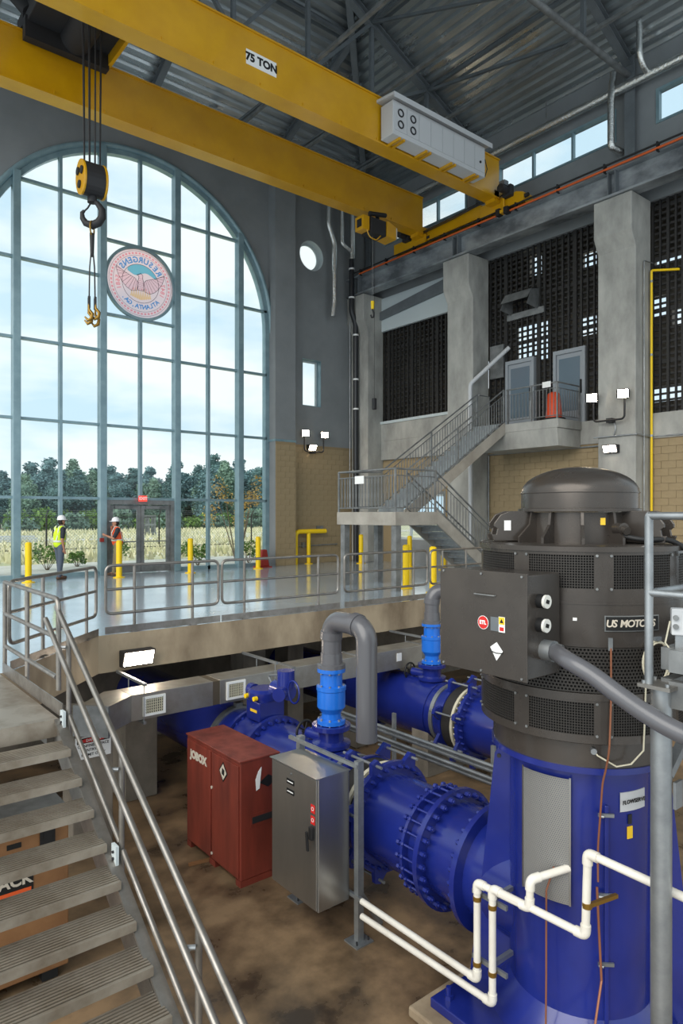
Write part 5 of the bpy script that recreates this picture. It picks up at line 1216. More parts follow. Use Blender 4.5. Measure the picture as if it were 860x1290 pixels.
MB().tube(rounded(B, .05, 4), .032, 14).build('pipe_run', 'white_pvc', wp2, smooth=50)
elbows(B, wp2)
for root, y in ((wp, 3.93), (wp2, 3.76)):
    for z in (-1.56, -2.14): MB().cyl((XA, y, z-.02), (XA, y, z+.02), .037, n=14).build('pipe_clamp', 'brass', root)
MB().cyl((XA, 2.855, -1.16), (XA, 2.855, -1.12), .037, n=14).bar((XA+.02, 2.84, -1.14), (5.05, 2.78, -1.14), .03, .03).build('pipe_clamp', 'brass', wp2)
for z, lb in ((-1.545, 'upper'), (-2.13, 'lower')):
    o = MB().box(XA+.035, XA+.06, 3.64, 4.02, z-.015, z+.025).box(XA+.06, 5.1, 3.8, 3.84, z-.015, z+.025).build('pipe_strut', 'galv'); tag(o, lb+' galvanised strut holding the two white pipes', 'strut', 'struts of the white pipes')
o = MB().tube([Vector((4.98, 3.30, -1.1)), Vector((4.93, 3.34, -1.3)), Vector((4.9, 3.32, -2.0)), Vector((4.86, 3.3, -2.6))], .008, 6).build('copper_wire', 'copper'); tag(o, 'thin copper wire hanging from the white pipe loop', 'wire')
o = MB().tube([mp_(11.5, .70, -1.2), mp_(13, .70, -1.6), mp_(14, .72, -1.95), mp_(8, .85, -2.25), mp_(-4, .95, -2.42), mp_(-14, 1.0, -2.55), mp_(-18, 1.1, -2.6)], .010, 6).build('brown_cable', 'copper'); tag(o, 'brown cable curving down over the pedestal base', 'cable')

# ------------------------------------------------------------------ stainless cabinet on its strut rack
sr = thing('strut_rack', 'galvanised strut frame behind the stainless cabinet', 'rack', (4.82, 6.1, ZP))
for y in (5.63, 6.72):
    MB().box(4.78, 4.86, y-.035, y+.035, ZP, -.83).build('strut_post', 'galv', sr)
    MB().box(4.70, 4.94, y-.11, y+.11, ZP, ZP+.015).build('foot_plate', 'galv', sr)
    for a in (-.08, .08): MB().cyl((4.82+a, y-.06, ZP), (4.82+a, y-.06, ZP+.05), .012, n=6).build('bolt', 'crane_dark', sr)
for z in (-.88, -2.3): MB().box(4.765, 4.80, 5.5 if z < -1 else 5.6, 6.9, z-.02, z+.02).build('strut_rail', 'galv', sr)
MB().bar((4.82, 5.63, -2.25), (5.2, 5.7, ZP+.02), .05, .05).build('raker', 'galv', sr)
sc_ = thing('stainless_cabinet', 'stainless steel electrical cabinet with black handle', 'cabinet', (4.55, 6.15, -2.36))
MB().box(4.335, 4.76, 5.72, 6.60, -2.36, -.945).build('cabinet_body', 'stainless', sc_, bevel=.008)
dr = MB().box(4.318, 4.336, 5.735, 6.585, -2.345, -.96).build('cabinet_door', 'stainless', sc_, bevel=.006)
MB().box(4.30, 4.77, 5.71, 6.61, -.945, -.935).build('drip_shield', 'stainless', sc_)
hd = MB().box(4.28, 4.318, 5.77, 5.83, -1.60, -1.46).build('handle_base', 'black', dr, bevel=.01)
MB().obox((4.27, 5.835, -1.62), (.012,0,0), (0,.015,0), (0,.01,.10)).build('handle_lever', 'black', hd, bevel=.006)
for z in (-1.27, -1.39):
    r_ = MB().box(4.314, 4.318, 5.76, 5.83, z-.05, z+.04).build('red_label', 'label_red', dr)
    text('label_mark', 'O', .06, (4.312, 5.795, z-.005), (0,-1,0), (0,0,1), 'white', r_, .0005)
for z in (-1.11, -1.22):
    p = MB().box(4.312, 4.318, 6.14, 6.28, z-.03, z+.025).build('name_plate', 'label_black', dr)
    MB().box(4.3105, 4.312, 6.155, 6.265, z-.008, z+.003).build('plate_line', 'white', p)
MB().cyl((4.318, 6.2, -1.02), (4.31, 6.2, -1.02), .012, n=8).build('bolt', 'galv_dull', dr)
MB().box(4.5, 4.56, 6.3, 6.36, -2.46, -2.36).build('conduit_hub', 'white', sc_)

# ------------------------------------------------------------------ red gang box
gb = thing('gang_box', 'rusty red steel gang box standing on the pit floor', 'tool chest', (4.64, 8.08, ZP))
GX0, GX1, GY0, GY1, GZ0, GZ1 = 4.355, 4.93, 7.35, 8.81, -2.72, -1.24
MB().box(GX0, GX1, GY0, GY1, GZ0, GZ1).build('chest_body', 'gang_red', gb, bevel=.012)
MB().box(GX0-.02, GX1+.01, GY0-.01, GY1+.01, GZ1-.005, GZ1+.02).build('chest_lid', 'gang_red', gb, bevel=.008)
for y0, y1 in ((GY0, GY0+.12), (8.0, 8.16), (GY1-.12, GY1)): MB().box(GX0, GX1, y0, y1, ZP, GZ0).build('skid_foot', 'gang_red', gb)
for y0, y1 in ((GY0+.03, 8.06), (8.10, GY1-.03)):
    d = MB().box(GX0-.018, GX0, y0, y1, GZ0+.03, GZ1-.05).build('chest_door', 'gang_red', gb, bevel=.006)
    if y0 > 8:
        text('stencil_lettering', 'JOBOX', .145, (GX0-.021, 8.44, GZ1-.23), (0,-1,0), (0,0,1), 'stencil', d, .001, .010)
    else:
        g = MB().prism([(0,-.13), (.11,0), (0,.13), (-.11,0)], (GX0-.02, 7.75, GZ1-.22), (0,1,0), (0,0,1), (-.003,0,0)).build('diamond_label', 'label_black', d)
        MB().prism([(0,-.105), (.088,0), (0,.105), (-.088,0)], (GX0-.0235, 7.75, GZ1-.22), (0,1,0), (0,0,1), (-.001,0,0)).build('diamond_field', 'stencil', g)
        MB().prism([(-.03,-.045), (.035,-.03), (.02,.05), (-.04,.03)], (GX0-.0250, 7.75, GZ1-.22), (0,1,0), (0,0,1), (-.001,0,0)).build('diamond_mark', 'label_black', g)
    for z in (-1.75, -2.62) if y0 < 8 else (): MB().cyl((GX0-.02, 8.05, z), (GX0-.03, 8.05, z), .02, n=8).build('hinge_pin', 'stencil', d)
MB().box(4.5, 4.9, GY0-.006, GY0, -2.08, -1.92).build('handle_recess', 'gang_red', gb); MB().box(4.52, 4.88, GY0-.012, GY0-.004, -2.04, -1.96).build('side_handle', 'crane_dark', gb)
MB().prism([(0,-.08), (.13,0), (0,.08), (-.13,0)], (4.76, GY0-.001, -1.55), (1,0,0), (0,0,1), (0,-.003,0)).prism([(0,-.05), (.085,0), (0,.05), (-.085,0)], (4.76, GY0-.003, -1.55), (1,0,0), (0,0,1), (0,-.003,0)).build('diamond_mark', 'label_black', gb)
MB().prism([(-.03,-.14), (.02,-.12), (.05,.15), (.0,.10), (-.04,.0)], (4.61, GY0-.002, -1.50), (1,0,0), (0,0,1), (0,-.003,0)).build('paper_tag', 'white', gb)
o = MB().bar((4.1, 8.25, ZP+.02), (4.9, 8.1, ZP+.02), .05, .03).build('timber_strip', 'gang_tan'); tag(o, 'thin timber strip on the floor under the red gang box', 'timber')

# ------------------------------------------------------------------ rectangular duct under the slab edge
du = thing('air_duct', 'long rectangular galvanised air duct under the slab edge', 'duct', (6.5, 9.63, -1.1))
DY0, DY1, DZ0, DZ1 = 9.4, 9.87, -1.10, -.725
for x0, x1 in ((3.78, 5.08), (5.2, 6.55), (6.63, 8.0), (8.08, 9.7), (9.78, 12.0)): MB().box(x0, x1, DY0, DY1, DZ0, DZ1).build('duct_section', 'duct_metal', du, bevel=.006)
for x0, x1 in ((5.08, 5.2),): MB().box(x0, x1, DY0+.005, DY1-.005, DZ0+.005, DZ1-.005).build('duct_joint', 'duct_joint', du)
for x0, x1 in ((6.55, 6.63), (8.0, 8.08), (9.7, 9.78)): MB().box(x0, x1, DY0-.012, DY1+.012, DZ0-.012, DZ1+.012).build('duct_joint', 'galv_dull', du)
MB().prism([(3.78, 9.4), (3.78, 9.87), (3.55, 9.87), (3.02, 9.36), (3.30, 9.04)], (0,0,DZ0), (1,0,0), (0,1,0), (0,0,DZ1-DZ0)).build('duct_elbow', 'duct_metal', du, bevel=.006)
MB().prism([(3.33, 9.01), (2.99, 9.39), (2.95, 9.35), (3.29, 8.97)], (0,0,DZ0-.02), (1,0,0), (0,1,0), (0,0,DZ1-DZ0+.04)).build('duct_joint', 'galv_dull', du)
for x0 in (3.95, 5.31, 8.0):
    g = MB().box(x0, x0+.035, DY0-.025, DY0, -1.055, -.775).box(x0+.305, x0+.34, DY0-.025, DY0, -1.055, -.775).box(x0+.035, x0+.305, DY0-.025, DY0, -1.055, -1.02).box(x0+.035, x0+.305, DY0-.025, DY0, -.81, -.775).build('grille', 'white', du)
    MB().box(x0+.035, x0+.305, DY0-.004, DY0+.0, -1.02, -.81).build('grille_back', 'black', g)
    for k in range(8): MB().box(x0+.05+.032*k, x0+.062+.032*k, DY0-.018, DY0-.006, -1.02, -.81).build('vane', 'cream', g)
    for k in range(5): MB().box(x0+.035, x0+.305, DY0-.012, DY0-.006, -.99+.038*k, -.98+.038*k).build('vane', 'cream', g)
MB().box(9.0, 9.12, DY0-.01, DY0, -.95, -.8).build('damper_plate', 'white', du)
for x, lb in ((3.95, 'strut hanger over the end of the air duct'), (6.2, 'strut hanger over the air duct above the valve actuator'), (9.75, 'strut hanger over the air duct near the far vent pipe')):
    h = thing('duct_hanger', lb, 'hanger', (x, 9.6, -.6), group='duct hangers')
    MB().box(x-.02, x+.02, 9.30, 10.39, -.60, -.56).build('hanger_strut', 'galv', h)
    for y in (9.36, 9.93): MB().cyl((x, y, -.6), (x, y, -1.14), .008, n=6).build('hanger_rod', 'galv', h)
    MB().box(x-.02, x+.02, 9.32, 9.97, -1.15, -1.112).build('hanger_strap', 'galv', h)
# sign on the pier
sg = thing('danger_sign', 'white and red danger confined space sign on the pier', 'sign', (3.2, 9.34, -1.4))
MB().box(2.98, 3.46, 9.335, 9.348, -1.46, -1.16).build('sign_board', 'white', sg)
MB().box(3.0, 3.44, 9.331, 9.335, -1.245, -1.175).build('sign_header', 'label_black', sg)
MB().prism([(.18*math.cos(2*PI*i/24), .03*math.sin(2*PI*i/24)) for i in range(24)], (3.22, 9.3305, -1.21), (1,0,0), (0,0,1), (0,-.002,0)).build('sign_oval', 'label_red', sg)
text('sign_heading', 'DANGER', .05, (3.22, 9.327, -1.21), (1,0,0), (0,0,1), 'white', sg, .0005, .001)
for k, s in enumerate(('CONFINED SPACE', 'ENTRY BY', 'PERMIT ONLY')): text('sign_line', s, .052, (3.22, 9.333, -1.285-.062*k), (1,0,0), (0,0,1), 'label_black', sg, .0005, .001)

# ------------------------------------------------------------------ tan site chest under the stair
kb = thing('site_chest', 'tan steel site chest standing under the stair', 'tool chest', (1.3, 7.5, ZP))
KX0, KX1, KY0, KY1, KZ1 = .45, 2.2, 7.1, 7.95, -1.12
MB().box(KX0, KX1, KY0, KY1, ZP+.1, KZ1-.12).build('chest_body', 'gang_tan', kb, bevel=.012)
MB().prism([(KY0-.01, KZ1-.12), (KY1, KZ1-.12), (KY1, KZ1), (KY0+.12, KZ1), (KY0-.01, KZ1-.05)], (KX0-.01, 0, 0), (0,1,0), (0,0,1), (KX1-KX0+.02, 0, 0)).build('chest_lid', 'galv_dull', kb)
for x in (KX0+.1, KX1-.25): MB().box(x, x+.15, KY0+.02, KY1-.02, ZP, ZP+.1).build('skid_foot', 'black', kb)
lb_ = MB().box(1.22, 1.86, KY0-.006, KY0, -1.98, -1.62).build('maker_label', 'label_black', kb)
text('label_lettering', 'KNAACK', .15, (1.54, KY0-.008, -1.70), (1,0,0), (0,0,1), 'stencil', lb_, .001, .005)
MB().box(1.24, 1.84, KY0-.009, KY0-.006, -1.84, -1.79).build('label_stripe', 'label_orange', lb_)
MB().box(1.92, 2.06, KY0-.03, KY0, -1.42, -1.17).box(1.95, 2.03, KY0-.04, KY0-.03, -1.36, -1.22).build('latch', 'black', kb)
MB().box(1.62, 1.75, KY0-.005, KY0, -1.38, -1.33).build('data_plate', 'label_black', kb)
m = MB()
for k in range(7):
    x0 = 1.70+.07*k; m.add([(x0, KY0-.045, -1.19-.02*(k % 2)), (x0+.07, KY0-.045, -1.19-.02*((k+1) % 2)), (x0+.07, KY0-.05, -1.27+.02*(k % 3)), (x0, KY0-.05, -1.27+.02*((k+2) % 3)),
           (x0, KY0-.012, -1.17), (x0+.07, KY0-.012, -1.17)], [(0,1,2,3), (4,5,1,0)])
tag(m.build('plastic_sheet', 'white', fix=False), 'scrap of white plastic sheet on the lid of the tan chest', 'sheet')
o = MB()
for k in range(7):
    a = k*.9; o.tube([(.9+.3*math.cos(q)+.04*k, 6.55+.3*math.sin(q), ZP+.04+.012*k) for q in [a+2*PI*i/24 for i in range(24)]], .022, 6, True)
tag(o.build('coiled_hose', 'rubber'), 'coiled black hose lying on the floor below the stair', 'hose')
# ------------------------------------------------------------------ seal on the middle of the arched window (film on glass, read from outside)
SXc, SZc, SR, SY = 8.69, 9.22, 1.14, YW-.05
se = thing('city_seal', 'round city seal with phoenix in the arched window', 'seal', (SXc, SY, SZc))
MB().lathe([(SR-.05, -.05), (SR+.035, -.05), (SR+.035, .06), (SR-.05, .06), (SR-.05, -.05)], (SXc, SY, SZc), (0,1,0), 64).build('seal_rim', 'teal_frame', se, smooth=40)
MB().cyl((SXc, SY+.01, SZc), (SXc, SY+.012, SZc), SR-.04, n=64).build('seal_disc', 'seal_film', se)
def flat(name, polys, mt, off=.004):
    m = MB()
    for pl in polys:
        k = len(m.v); m.v += [(SXc+x, SY-off, SZc+z) for x, z in pl]; m.f.append(tuple(range(k, k+len(pl))))
    return m.build(name, mt, se, fix=False)
def circ(r, n=48, c=(0,0)): return [(c[0]+r*math.cos(2*PI*i/n), c[1]+r*math.sin(2*PI*i/n)) for i in range(n)]
def annulus(r0, r1, n=64, a0=0, a1=2*PI):
    out = []
    for i in range(n):
        p, q = a0+(a1-a0)*i/n, a0+(a1-a0)*(i+1)/n
        out.append([(r0*math.cos(p), r0*math.sin(p)), (r1*math.cos(p), r1*math.sin(p)), (r1*math.cos(q), r1*math.sin(q)), (r0*math.cos(q), r0*math.sin(q))])
    return out
flat('seal_line', annulus(1.02, 1.03)+annulus(.885, .895)+annulus(.60, .615), 'film_black')
dash = []
for i in range(52):
    a = 2*PI*i/52; dash += annulus(.925, .985, 2, a, a+2*PI/52*.62)
flat('seal_border', dash, 'film_red', .005)
sky = []
for i in range(24):
    x0, x1 = -.58+1.16*i/24, -.58+1.16*(i+1)/24
    z0, z1 = math.sqrt(max(.36-x0*x0, 0)), math.sqrt(max(.36-x1*x1, 0))
    lo0, lo1 = .30+.06*math.sin(x0*9), .30+.06*math.sin(x1*9)
    if z0 > lo0 and z1 > lo1: sky.append([(x0, lo0), (x1, lo1), (x1, z1), (x0, z0)])
flat('seal_sky', sky, 'film_sky', .005)
def arc_text(name, body, r, a_mid, step, size, mt, inward=False):
    """letters around the disc, mirrored because the seal faces outdoors"""
    n_ = len(body); m = MB()
    for i, ch in enumerate(body):
        if ch == ' ': continue
        a = a_mid+(i-(n_-1)/2)*step*(1 if not inward else -1)
        if not inward: ux, uy = Vector((math.sin(a), 0, -math.cos(a)))*-1, Vector((math.cos(a), 0, math.sin(a)))
        else: ux, uy = Vector((math.sin(a), 0, -math.cos(a))), Vector((-math.cos(a), 0, -math.sin(a)))
        c = Vector((SXc+r*math.cos(a), SY-.006, SZc+r*math.sin(a)))
        t = text(None, ch, size, (0,0,0), (1,0,0), (0,1,0), mt, depth=0, bold=size*.035)
        k = len(m.v); m.v += [tuple(c+ux*v[0]+uy*v[1]) for v in t.v]; m.f += [tuple(j+k for j in f) for f in t.f]
    return m.build(name, mt, se, fix=False)
# seen from inside the reading direction is reversed: letters run the other way round
arc_text('seal_lettering', 'RESURGENS', .745, PI*.50, .235, .25, 'film_blue')
arc_text('seal_lettering', 'ATLANTA,GA.', .745, -PI*.50, .165, .19, 'film_blue', True)
arc_text('seal_date', '1865', .745, PI*1.04, -.15, .19, 'film_red')
arc_text('seal_date', '1847', .745, -PI*.04, .15, .19, 'film_red')
feather = []; shade = []
def stroke(p, q, w=.007):
    dx, dz = q[0]-p[0], q[1]-p[1]; L = math.hypot(dx, dz); nx, nz = -dz/L*w, dx/L*w
    return [(p[0]-nx, p[1]-nz), (q[0]-nx, q[1]-nz), (q[0]+nx, q[1]+nz), (p[0]+nx, p[1]+nz)]
for s in (-1, 1):
    lead = [(.08, .02), (.18, .14), (.34, .20), (.52, .27), (.80, .42)]
    trail = [(.80, .42), (.78, .28), (.72, .12), (.60, -.06), (.46, -.20), (.30, -.28), (.13, -.24)]
    wing = [(s*x, z) for x, z in lead+trail[1:]]
    shade.append(wing)
    feather += [stroke(a, b) for a, b in zip(wing, wing[1:]+wing[:1])]
    for k in range(9):
        f = (k+.5)/9; a = f*(len(lead)-1)*.8+.3; i0 = min(int(a), len(lead)-2); p = Vector(lead[i0]).lerp(Vector(lead[i0+1]), a-i0)
        b = (1-f)*(len(trail)-1); j0 = min(int(b), len(trail)-2); q = Vector(trail[j0]).lerp(Vector(trail[j0+1]), b-j0)
        feather.append(stroke((s*p.x, p.y), (s*q.x, q.y), .005))
body = [(-.10, -.22), (.10, -.22), (.11, .0), (.06, .18), (.07, .27), (.0, .33), (-.08, .28), (-.13, .26), (-.06, .22), (-.09, .05)]
flat('phoenix_wing', shade, 'film_pink', .005); flat('phoenix_feathers', feather, 'film_black', .008)['kind'] = 'stuff'
flat('phoenix_body', [body], 'film_pink', .007); flat('phoenix_outline', [stroke(a, b, .008) for a, b in zip(body, body[1:]+body[:1])], 'film_black', .0082)
flat('phoenix_scales', [[(x-.03, z), (x, z-.025), (x+.03, z), (x, z-.012)] for r_ in range(6) for x, z in [(-.06+.06*c_+(.03 if r_ % 2 else 0), .17-.065*r_) for c_ in range(3)]], 'film_black', .0085)
fire = []
for k in range(9):
    x = -.30+.075*k; h = .14+.10*math.sin(k*2.3)**2
    fire.append([(x-.06, -.52+.02*abs(k-4)), (x+.06, -.52+.02*abs(k-4)), (x+.03, -.36), (x, -.34+h), (x-.03, -.36)])
flat('seal_flames', fire, 'film_fire', .009)
flat('seal_flames', [[(p*1.0, q+.03), (p*1.0+.02, q+.10), (p+.035, q+.02)] for p, q in ((-.27, -.25), (-.12, -.20), (.02, -.22), (.16, -.2), (.27, -.27))], 'film_red', .0095)

# ------------------------------------------------------------------ people
def person(name, label, loc, rotz, P, cols):
    """P: joint positions in the person's own space (x right, y forward, z up), height about 1.8 m"""
    t = thing('person', label, 'person', loc, rotz)
    def sk(a, b, ra, rb): mb.capsule(P[a], P[b], ra, rb)
    mb = MB()
    hc = Vector(P['head'])
    mb.ellipsoid(hc, .075, .095, .118, 16, 12); mb.ellipsoid(hc+Vector((0,.085,-.02)), .014, .022, .028, 8, 6)      # nose
    mb.ellipsoid(hc+Vector((0,.03,-.085)), .055, .06, .045, 10, 8)                                                    # jaw
    for s in (-1, 1): mb.ellipsoid(hc+Vector((s*.078,-.005,-.01)), .014, .022, .035, 8, 6)
    mb.capsule(hc+Vector((0,-.02,-.08)), P['neck'], .05, .058)
    mb.capsule(P['neck'], P['chest'], .09, .13); mb.capsule(P['chest'], P['pelvis'], .135, .13)
    for s in ('l', 'r'):
        sk('sh'+s, 'el'+s, .052, .042); sk('el'+s, 'wr'+s, .042, .028); mb.capsule(P['neck'], P['sh'+s], .06, .055)
        sk('hip'+s, 'kn'+s, .085, .058); sk('kn'+s, 'an'+s, .056, .038); mb.capsule(P['an'+s], Vector(P['an'+s])+Vector((0,.15,-.05)), .04, .03)
        w = Vector(P['wr'+s]); d = (w-Vector(P['el'+s])).normalized(); sd_ = Vector(P.get('palm'+s, (1,0,0))); sd_ = (sd_-d*sd_.dot(d)).normalized()
        mb.capsule(w, w+d*.07, .026, .030)
        nrm = d.cross(sd_)
        for k, (o_, L) in enumerate(((-.027, .062), (-.009, .078), (.009, .074), (.027, .058))):
            b = w+d*.08+sd_*o_; m_ = b+d*L*.55+nrm*.006; mb.capsule(b, m_, .0095, .009, 8); mb.capsule(m_, m_+d*L*.4+nrm*.018, .009, .008, 8)
        b = w+d*.03-sd_*.03; mb.capsule(b, b-sd_*.025+d*.03, .011, .010, 8); mb.capsule(b-sd_*.025+d*.03, b-sd_*.022+d*.065, .010, .008, 8)
    link('body', remeshed(mb, .0085, 2), 'skin', t, 60)
    # eyes and mouth line
    for s in (-1, 1): MB().ellipsoid(hc+Vector((s*.03,.083,.012)), .012, .008, .008, 8, 6).build_local('eye', 'hair', t)
    MB().box(hc.x-.025, hc.x+.025, hc.y+.083, hc.y+.092, hc.z-.062, hc.z-.054).build_local('mouth', 'hair', t)
    mb = MB()
    for s in ('l', 'r'): sk('hip'+s, 'kn'+s, .102, .078); sk('kn'+s, 'an'+s, .078, .066)
    mb.capsule(P['hipl'], P['hipr'], .11, .11); mb.capsule(P['pelvis'], Vector(P['pelvis'])+Vector((0,0,.10)), .142, .148)
    link('trousers', remeshed(mb, .014, 3), cols['legs'], t, 60)
    mb = MB()
    mb.capsule(P['neck'], P['chest'], .10, .148); mb.capsule(P['chest'], Vector(P['pelvis'])+Vector((0,0,.06)), .15, .15)
    for s in ('l', 'r'):
        mb.capsule(P['neck'], P['sh'+s], .075, .075); mb.capsule(P['sh'+s], Vector(P['sh'+s]).lerp(Vector(P['el'+s]), .75), .072, .062)
    link('shirt', remeshed(mb, .013, 3), cols['shirt'], t, 60)
    mb = MB()
    mb.capsule(Vector(P['neck'])+Vector((0,0,-.06)), P['chest'], .118, .166); mb.capsule(P['chest'], Vector(P['pelvis'])+Vector((0,0,.05)), .168, .170)
    for s in ('l', 'r'): mb.capsule(P['neck'], Vector(P['neck']).lerp(Vector(P['sh'+s]), .62), .088, .088)
    ve = link('safety_vest', remeshed(mb, .013, 3), cols['vest'], t, 60)
    c = Vector(P['chest']).lerp(Vector(P['pelvis']), .62)
    m = MB(); m.lathe([(.176, -.028), (.179, 0), (.176, .028)], c, (0,0,1), 28); m.build_local('reflective_band', 'reflective', ve, 60)
    m = MB()
    for s in (-1, 1): m.tube([c+Vector((s*.09, .145, .03)), Vector(P['chest'])+Vector((s*.09, .15, .06)), Vector(P['neck'])+Vector((s*.09, .06, .075)), Vector(P['neck'])+Vector((s*.09, -.07, .05)), c+Vector((s*.09, -.145, .03))], .02, 6)
    m.build_local('reflective_band', 'reflective', ve, 60)
    for s in ('l', 'r'):
        a = Vector(P['an'+s]); mb = MB(); mb.capsule(a+Vector((0,0,.10)), a+Vector((0,0,-.02)), .062, .062); mb.capsule(a+Vector((0,-.03,-.045)), a+Vector((0,.17,-.055)), .052, .045)
        for k in range(len(mb.v)): mb.v[k] = (mb.v[k][0], mb.v[k][1], max(mb.v[k][2], a.z-.09))
        link('boot', remeshed(mb, .012, 2), 'boot', t, 60)
    m = MB(); m.lathe([(.128, 0), (.120, .012), (.118, .04), (.105, .09), (.07, .125), (.03, .138), (0, .14)], hc+Vector((0,-.005,.045)), (0,0,1), 28); h_ = m.build_local('hard_hat', 'hat', t, 40)
    m = MB(); m.prism([(.12*math.cos(q), .02+.16*math.sin(q)) for q in [PI*i/12 for i in range(13)]], hc+Vector((0,-.0,.043)), (1,0,0), (0,1,0), (0,0,.014)); m.build_local('hat_brim', 'hat', h_, None)
    mb = MB(); mb.ellipsoid(hc+Vector((0,-.025,-.01)), .082, .085, .10, 14, 10)
    m = link('hair', remeshed(mb, .012, 1), 'hair', t, 60)
    if cols.get('beard'):
        mb = MB(); mb.ellipsoid(hc+Vector((0,.045,-.098)), .058, .055, .045, 12, 8); link('beard', remeshed(mb, .011, 1), 'hair', t, 60)
    return t
def _bl(s, name, mt, parent, smooth=None):
    return link(name, s.mesh((0,0,0)), mt, parent, smooth)
MB.build_local = _bl
base = dict(head=(0,.03,1.665), neck=(0,-.01,1.47), chest=(0,.0,1.28), pelvis=(0,0,.98), hipl=(-.09,0,.94), hipr=(.09,0,.94), knl=(-.10,.02,.51), knr=(.10,.03,.51), anl=(-.11,-.02,.09), anr=(.11,0,.09),
            shl=(-.20,-.01,1.43), shr=(.20,-.01,1.43), ell=(-.25,-.02,1.14), elr=(.25,-.02,1.14), wrl=(-.25,.06,.89), wrr=(.25,.06,.89), palml=(0,1,0), palmr=(0,1,0))
# the man in the lime vest faces the doors: his own forward (+y) turned to the right along the window
p1 = dict(base); p1.update(head=(0,.07,1.655), neck=(0,.01,1.47), knl=(-.10,.05,.51), anl=(-.10,.08,.09), knr=(.10,-.02,.51), anr=(.10,-.08,.09), elr=(.24,-.06,1.14), wrr=(.23,.0,.88), wrl=(-.25,.02,.88))
person('person', 'man in white hard hat, lime safety vest and jeans standing at the window', (6.0, 20.2, 0), math.radians(-75), p1, dict(legs='jeans', shirt='dark_cloth', vest='vest_lime', beard=True))
# the man in the orange vest faces left, one hand raised to his face, the other reaching out
p2 = dict(base); p2.update(head=(0,.06,1.60), neck=(0,.02,1.42), chest=(0,.02,1.24), shl=(-.20,.0,1.38), shr=(.20,.0,1.38), ell=(-.24,.12,1.13), wrl=(-.10,.33,1.22), elr=(.23,.16,1.15), wrr=(.06,.17,1.40), palml=(0,0,1), palmr=(0,1,0), knr=(.10,.06,.51), anr=(.10,.10,.09))
person('person', 'man in white hard hat and orange safety vest beside the yellow bollard', (7.75, 20.35, 0), math.radians(70), p2, dict(legs='khaki', shirt='dark_cloth', vest='vest_orange'))
cr2 = thing('card_reader', 'small dark red box fixed to the window mullion', 'box', (7.40, 20.66, 1.1))
MB().box(7.32, 7.44, 20.62, 20.70, 1.02, 1.14).build('reader_body', 'cone_red', cr2, bevel=.01)

# ------------------------------------------------------------------ outdoors
ZG = -.12
gr = struct(MB().box(-40, 260, YW+.33, 300, ZG-.5, ZG).build('ground', 'field'), 'dry pale meadow outside the window', 'ground')
struct(MB().box(-10, 40, YW+.335, 27.5, ZG, ZG+.06).build('pavement', 'path'), 'pale concrete apron outside the doors', 'pavement')
o = MB().prism([(-30, 58), (30, 50), (110, 70), (110, 74), (30, 53.2), (-30, 62)], (0,0,ZG), (1,0,0), (0,1,0), (0,0,.03)).build('gravel_track', 'path'); struct(o, 'pale gravel track crossing the meadow', 'track')
# chain-link fence
fe = thing('wire_fence', 'chain-link fence with dark posts beyond the window', 'fence', (20, 37, ZG))
FY = 36.5
for k in range(18):
    x = -2+3.05*k; o = MB().cyl((x, FY, ZG), (x, FY, 1.85), .045, n=8).bar((x, FY, 1.8), (x, FY-.28, 2.12), .04, .04).build('fence_post', 'crane_dark', fe)
for z in (1.72, .05): MB().tube([(-3, FY, z), (52, FY, z)], .022, 6).build('fence_rail', 'crane_dark', fe)
for k in range(3): MB().tube([(-3, FY-.08-.09*k, 1.86+.1*k), (52, FY-.08-.09*k, 1.86+.1*k)], .008, 4).build('barbed_wire', 'steel_grey', fe)
m = MB()
for k in range(330):
    x = -3+.17*k
    for s in (1, -1):
        m.add([(x, FY, .0), (x+.012, FY, .0), (x+s*1.7+.012, FY, 1.7), (x+s*1.7, FY, 1.7)], [(0,1,2,3)])
o = m.build('wire_mesh', 'steel_grey', fe, fix=False); o['kind'] = 'stuff'
# foliage
def leafy(blobs, n, size, seed, flat_=.6):
    rnd = random.Random(seed); m = MB()
    tot = sum(b[3]*b[4] for b in blobs)
    for cx, cy, cz, rx, rz in blobs:
        for _ in range(max(int(n*rx*rz/tot), 3)):
            t, c = rnd.uniform(0, 2*PI), rnd.uniform(-1, 1); s = math.sqrt(1-c*c); k = rnd.uniform(.70, 1.12)
            p = Vector((cx+rx*k*s*math.cos(t), cy+rx*k*s*math.sin(t), cz+rz*k*c))
            a = Vector((rnd.gauss(0,1), rnd.gauss(0,1), rnd.gauss(0,1)*flat_)).normalized(); b = a.cross(Vector((rnd.gauss(0,1), rnd.gauss(0,1), rnd.gauss(0,1)))).normalized(); h = size*rnd.uniform(.6, 1.3)
            m.add([p-a*h*.5, p+b*h*.32, p+a*h*.5, p-b*h*.32], [(0,1,2,3)])
    return m
def crown_core(m, blobs, seed):
    rnd = random.Random(seed)
    for cx, cy, cz, rx, rz in blobs:
        k = len(m.v); m.ellipsoid((cx, cy, cz), rx*.74, rx*.74, rz*.74, 12, 8)
        for i in range(k, len(m.v)):
            v = Vector(m.v[i]); q = noise.noise(v*.9+Vector((seed, 0, 0))); c = Vector((cx, cy, cz)); m.v[i] = tuple(c+(v-c)*(1+.25*q))
    return m
tv = []
